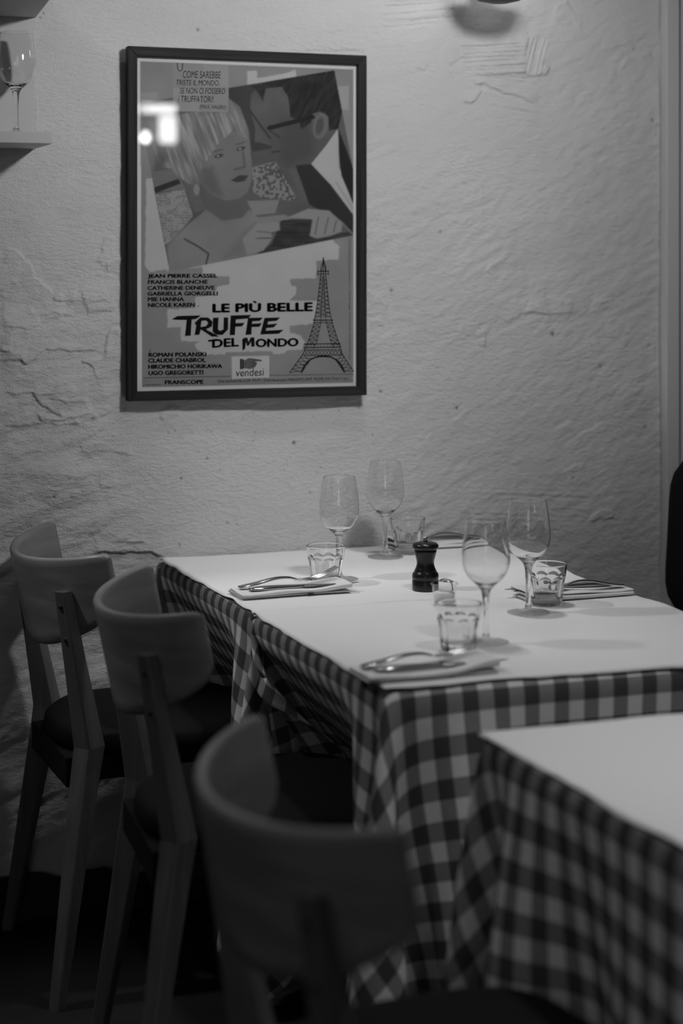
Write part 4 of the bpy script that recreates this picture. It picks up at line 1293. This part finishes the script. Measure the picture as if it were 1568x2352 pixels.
    at.data.foreach_set('value', np.clip(lin[:, ::-1], 0, 0.85).astype(np.float32).ravel())
    po = link('poster', me, M['tone'], e)
    po['label'] = 'printed poster sheet with a tilted photograph and lettering'

    YI = PY_ - 0.0006
    def topl(px, py):
        X, Z = px_to_plane(px, py, YI); return (X - ox, YI, Z - oz)
    def ink_mesh(name, verts2, faces, mat=M['ink']):
        me = pymesh(name, [topl(x, y) for x, y in verts2], faces)
        bm = bmesh.new(); bm.from_mesh(me)
        bmesh.ops.recalc_face_normals(bm, faces=bm.faces[:]); bm.to_mesh(me); bm.free()
        return link(name, me, mat, po, smooth=False)
    def strokes(name, segs, conv, mat=M['ink']):
        vs, fs = [], []
        for pts, wd in segs:
            pts = conv(pts)
            for (xa, ya), (xb, yb) in zip(pts[:-1], pts[1:]):
                L = math.hypot(xb - xa, yb - ya) + 1e-9; nx_, ny_ = -(yb - ya) / L * wd / 2, (xb - xa) / L * wd / 2
                k = len(vs); vs += [(xa + nx_, ya + ny_), (xa - nx_, ya - ny_), (xb - nx_, yb - ny_), (xb + nx_, yb + ny_)]
                fs.append((k, k + 1, k + 2, k + 3))
        return ink_mesh(name, vs, fs, mat)
    dg = bpy.context.evaluated_depsgraph_get
    def text(s, box4, conv, bold=0.0, shear=0.0, spacing=1.0, mat=M['ink'], name='lettering'):
        """box4: corners TL, TR, BR, BL the inked line fills."""
        cu = bpy.data.curves.new('t', 'FONT'); cu.body = s; cu.offset = min(bold, 0.0); cu.shear = shear; cu.space_character = spacing
        cu.resolution_u = 3
        ob = bpy.data.objects.new('t', cu); COL.objects.link(ob)
        bpy.context.view_layer.update()
        me = bpy.data.meshes.new_from_object(ob.evaluated_get(dg()))
        bpy.data.objects.remove(ob)
        v = np.array([tuple(x.co) for x in me.vertices])[:, :2]
        lo, hi = v.min(0), v.max(0); uvn = (v - lo) / (hi - lo)
        TLc, TRc, BRc, BLc = [np.array(p) for p in conv(box4)]
        u, w_ = uvn[:, :1], uvn[:, 1:]
        pp = (BLc * (1 - u) + BRc * u) * (1 - w_) + (TLc * (1 - u) + TRc * u) * w_
        if bold > 0:                                                 # heavier face: the outline repeated a hair to each side
            fs = [tuple(p.vertices) for p in me.polygons]; n0 = len(pp)
            hh = np.linalg.norm(TLc - BLc)
            offs = [(-bold * hh, 0), (bold * hh, 0), (0, -bold * 0.5 * hh), (0, bold * 0.5 * hh)]
            vs = [topl(x + ox_, y + oy_) for ox_, oy_ in offs for x, y in pp]
            me = pymesh(name, vs, [tuple(i + k * n0 for i in f) for k in range(len(offs)) for f in fs])
        else:
            me.vertices.foreach_set('co', np.array([topl(x, y) for x, y in pp], dtype=np.float32).ravel())
        me.name = name; me.update()
        me.materials.clear()
        return link(name, me, mat, po, smooth=False)
    def tb(s, x0, x1, yt, yb, dtr=0.0, **k):
        text(s, [(x0, yt), (x1, yt + dtr), (x1, yb + dtr), (x0, yb)], k.pop('conv', c2), **k)
    B = 0.075
    for s, x0, x1, yt, yb, dtr in [('JEAN PIERRE CASSEL', 186, 608, 185, 214, -2), ('FRANCIS BLANCHE', 186, 548, 222, 245, -2), ('CATHERINE DENEUVE', 184, 590, 258, 281, -2),
            ('GABRIELLA GIORGELLI', 184, 610, 293, 316, -2), ('MIE HANNA', 186, 404, 327, 350, -1), ('NICOLE KAREN', 187, 470, 362, 386, -2),
            ('ROMAN POLANSKI', 190, 540, 665, 690, -4), ('CLAUDE CHABROL', 188, 537, 700, 725, -4), ('HIROMICHIO HORIKAWA', 188, 637, 738, 763, -5), ('UGO GREGORETTI', 190, 522, 776, 801, -4),
            ('FRANSCOPE', 290, 523, 833, 857, -3)]:
        tb(s, x0, x1, yt, yb, dtr, bold=B)
    tb('in', 485, 498, 373, 384); tb('di', 190, 203, 647, 658)
    text('LE PIÙ BELLE', [(583, 354), (1187, 345), (1187, 410), (583, 418)], c2, bold=0.085)
    text('DEL', [(580, 584), (736, 574), (736, 624), (580, 633)], c2, bold=0.085)
    text('ONDO', [(845, 581), (1100, 576), (1100, 624), (845, 630)], c2, bold=0.085)
    strokes('lettering', [([(553, 592), (620, 587)], 4.2)], c2)
    # big brush-cut title letters
    L_ = [
        [(330, 461), (366, 440), (508, 437), (480, 458), (452, 462), (446, 560), (411, 563), (422, 464), (372, 464)],
        [(470, 482), (505, 449), (553, 450), (580, 476), (574, 505), (538, 522), (620, 566), (575, 566), (508, 522), (498, 555), (470, 556), (480, 500)],
        [(582, 452), (616, 450), (612, 520), (624, 532), (646, 522), (648, 450), (674, 449), (674, 522), (640, 556), (598, 554), (580, 534)],
        [(690, 437), (816, 434), (796, 455), (722, 462), (720, 484), (775, 482), (760, 503), (718, 506), (716, 556), (684, 557)],
        [(796, 452), (886, 450), (868, 470), (822, 473), (820, 488), (880, 484), (866, 506), (818, 508), (816, 553), (780, 556)],
        [(896, 452), (992, 449), (970, 470), (918, 474), (914, 492), (975, 486), (952, 510), (908, 514), (904, 530), (1013, 524), (985, 548), (870, 553)],
        [(762, 652), (760, 584), (770, 574), (792, 572), (798, 600), (812, 572), (834, 570), (836, 626), (816, 628), (814, 596), (800, 622), (790, 622), (783, 598), (778, 640)],
    ]
    for pts in L_:
        pp = c2(pts)
        bm = bmesh.new(); f = bm.faces.new([bm.verts.new(topl(x, y)) for x, y in pp])
        f.normal_update(); bmesh.ops.triangulate(bm, faces=[f]); bmesh.ops.recalc_face_normals(bm, faces=bm.faces[:])
        me = bpy.data.meshes.new('lettering'); bm.to_mesh(me); bm.free()
        link('lettering', me, M['ink'], po, smooth=False)
    M['pale_print'] = plain('pale_print', K(127), 0.7, 0.2)
    def counter(pts):
        vs = [topl(x, y) for x, y in c2(pts)]; vs = [(a, b2 - 0.0003, c) for a, b2, c in vs]
        link('lettering', pymesh('lettering', vs, [tuple(range(len(vs)))]), M['pale_print'], po, smooth=False)
    counter([(512, 470), (540, 468), (552, 482), (540, 502), (506, 508)])
    # dotted rule, small print
    def dots(x0, y0, x1, y1):
        vs, fs = [], []
        n = int(abs(x1 - x0) / 11.5)
        for i in range(n):
            t = i / (n - 1); cx, cy = x0 + (x1 - x0) * t, y0 + (y1 - y0) * t
            (cx, cy), = c2([(cx, cy)]); k = len(vs); r = 1.0
            vs += [(cx - r, cy - r), (cx + r, cy - r), (cx + r, cy + r), (cx - r, cy + r)]; fs.append((k, k + 1, k + 2, k + 3))
        ink_mesh('dotted_rule', vs, fs)
    dots(162, 818, 684, 808); dots(932, 802, 1436, 796)
    tb('Una esclusività LUX FILM | Distribuzione PARAMOUNT FILMS OF ITALY Inc.', 611, 1410, 828, 852, -16)
    strokes('lettering', [([(165, 861), (265, 858)], 0.7)], c2)
    vt = [(1408, 705), (1408, -840), (1421, -840), (1421, 705)]
    (xa, _), = c2([(1410, 0)]); (xb, _), = c2([(1421, 0)])
    text('Una coproduzione italo-francese VIDES (Roma) - ULYSSE PRODUCTIONS (Paris)', [(xa, 826), (xa, 548), (xb, 548), (xb, 826)], lambda p: p)
    # handwritten note
    for s, x0, x1, yt, yb, dtr in [('COME SAREBBE', 398, 630, 193, 236, 4), ('TRISTE IL MONDO,', 357, 622, 247, 285, 4), ('SE NON CI FOSSERO', 380, 656, 297, 332, 3), ('i TRUFFATORI!', 370, 585, 345, 384, 2), ('(PAUL VALERY)', 500, 663, 399, 430, 4)]:
        tb(s, x0, x1, yt, yb, dtr, conv=c1, shear=0.12, bold=-0.004)
    strokes('lettering', [([(364, 146), (366, 178), (374, 193), (388, 193), (396, 178), (396, 147)], 1.6)], c1)
    # pointing hand and its word
    tb('vendesi', 722, 893, 764, 810, -6, shear=0.1)
    hand = c2([(746, 702), (762, 703), (770, 712), (800, 698), (836, 702), (880, 709), (880, 716), (838, 718), (850, 726), (846, 742), (834, 756), (806, 764), (774, 758), (764, 764), (748, 766)])
    bm = bmesh.new(); f = bm.faces.new([bm.verts.new(topl(x, y)) for x, y in hand]); f.normal_update(); bmesh.ops.triangulate(bm, faces=[f]); bmesh.ops.recalc_face_normals(bm, faces=bm.faces[:])
    me = bpy.data.meshes.new('pointing_hand'); bm.to_mesh(me); bm.free()
    M['mid_print'] = plain('mid_print', K(66), 0.7, 0.2)
    link('pointing_hand', me, M['mid_print'], po, smooth=False)
    YI -= 0.0004
    strokes('pointing_hand', [([(766, 704), (764, 762)], 2.4), ([(800, 700), (838, 703), (878, 711)], 1.0), ([(838, 718), (810, 722)], 1.0), ([(848, 730), (818, 732)], 0.9), ([(842, 744), (816, 744)], 0.9), ([(752, 704), (750, 764)], 2.6)], c2)
    YI += 0.0004
    # lattice tower drawing
    sg = []
    Lg = [(1254, 85), (1252, 125), (1238, 190), (1228, 290), (1212, 400), (1200, 480), (1165, 590), (1132, 670), (1048, 788)]
    Rg = [(1256, 85), (1262, 125), (1270, 190), (1280, 290), (1292, 400), (1308, 480), (1345, 590), (1366, 665), (1440, 780)]
    sg += [(Lg, 1.6), (Rg, 1.6), ([(1255, 82), (1255, 190)], 1.4)]
    def at(pts, y):
        for (xa, ya), (xb, yb) in zip(pts[:-1], pts[1:]):
            if ya <= y <= yb: return xa + (xb - xa) * (y - ya) / (yb - ya)
        return pts[-1][0]
    Li = [(1252, 190), (1250, 300), (1240, 400), (1240, 480), (1216, 600), (1190, 640)]
    Ri = [(1258, 190), (1260, 300), (1266, 400), (1272, 480), (1300, 600), (1320, 640)]
    sg += [(Li, 1.1), (Ri, 1.1)]
    ys_ = list(range(195, 470, 25)); flip = 0
    for y0, y1 in zip(ys_[:-1], ys_[1:]):
        sg += [([(at(Lg, y0), y0), (at(Rg, y1), y1)], 0.9), ([(at(Rg, y0), y0), (at(Lg, y1), y1)], 0.9), ([(at(Lg, y1), y1), (at(Rg, y1), y1)], 0.7)]
    ys_ = list(range(480, 620, 27))
    for y0, y1 in zip(ys_[:-1], ys_[1:]):
        for a, b2 in ((Lg, Li), (Ri, Rg)):
            sg += [([(at(a, y0), y0), (at(b2, y1), y1)], 0.9), ([(at(b2, y0), y0), (at(a, y1), y1)], 0.9), ([(at(a, y1), y1), (at(b2, y1), y1)], 0.8)]
    sg += [([(1190, 466), (1316, 466)], 2.0), ([(1192, 480), (1314, 480)], 1.2), ([(1220, 168), (1288, 168)], 2.0), ([(1222, 184), (1286, 184)], 1.4), ([(1222, 160), (1222, 192)], 1.4), ([(1287, 160), (1287, 192)], 1.4),
           ([(1238, 168), (1240, 135), (1255, 112), (1270, 135), (1272, 168)], 1.3),
           ([(1136, 612), (1362, 608)], 1.6), ([(1134, 634), (1364, 630)], 1.8), ([(1136, 648), (1366, 646)], 1.2), ([(1130, 682), (1372, 680)], 1.2)]
    for i in range(11):
        xa = 1140 + i * 21
        sg += [([(xa, 648), (xa + 21, 681)], 0.9), ([(xa + 21, 648), (xa, 681)], 0.9)]
    for i in range(12): sg.append(([(1138 + i * 20, 612), (1138 + i * 20, 634)], 0.7))
    ar = [(1122, 786), (1140, 742), (1175, 706), (1215, 690), (1258, 686), (1300, 690), (1340, 712), (1366, 742), (1384, 785)]
    sg += [(ar, 3.0)]
    for (a, b2, c, d) in (((1132, 670), (1182, 700), (1048, 788), (1122, 786)), ((1328, 704), (1368, 668), (1384, 785), (1440, 780))):
        for i in range(5):
            t0, t1 = i / 5.0, (i + 1) / 5.0
            lp = lambda p, q_, t: (p[0] + (q_[0] - p[0]) * t, p[1] + (q_[1] - p[1]) * t)
            sg += [([lp(a, c, t0), lp(b2, d, t1)], 0.9), ([lp(b2, d, t0), lp(a, c, t1)], 0.9)]
        sg += [([b2, d], 1.3), ([a, c], 1.6)]
    strokes('tower_drawing', sg, c2)
picture()
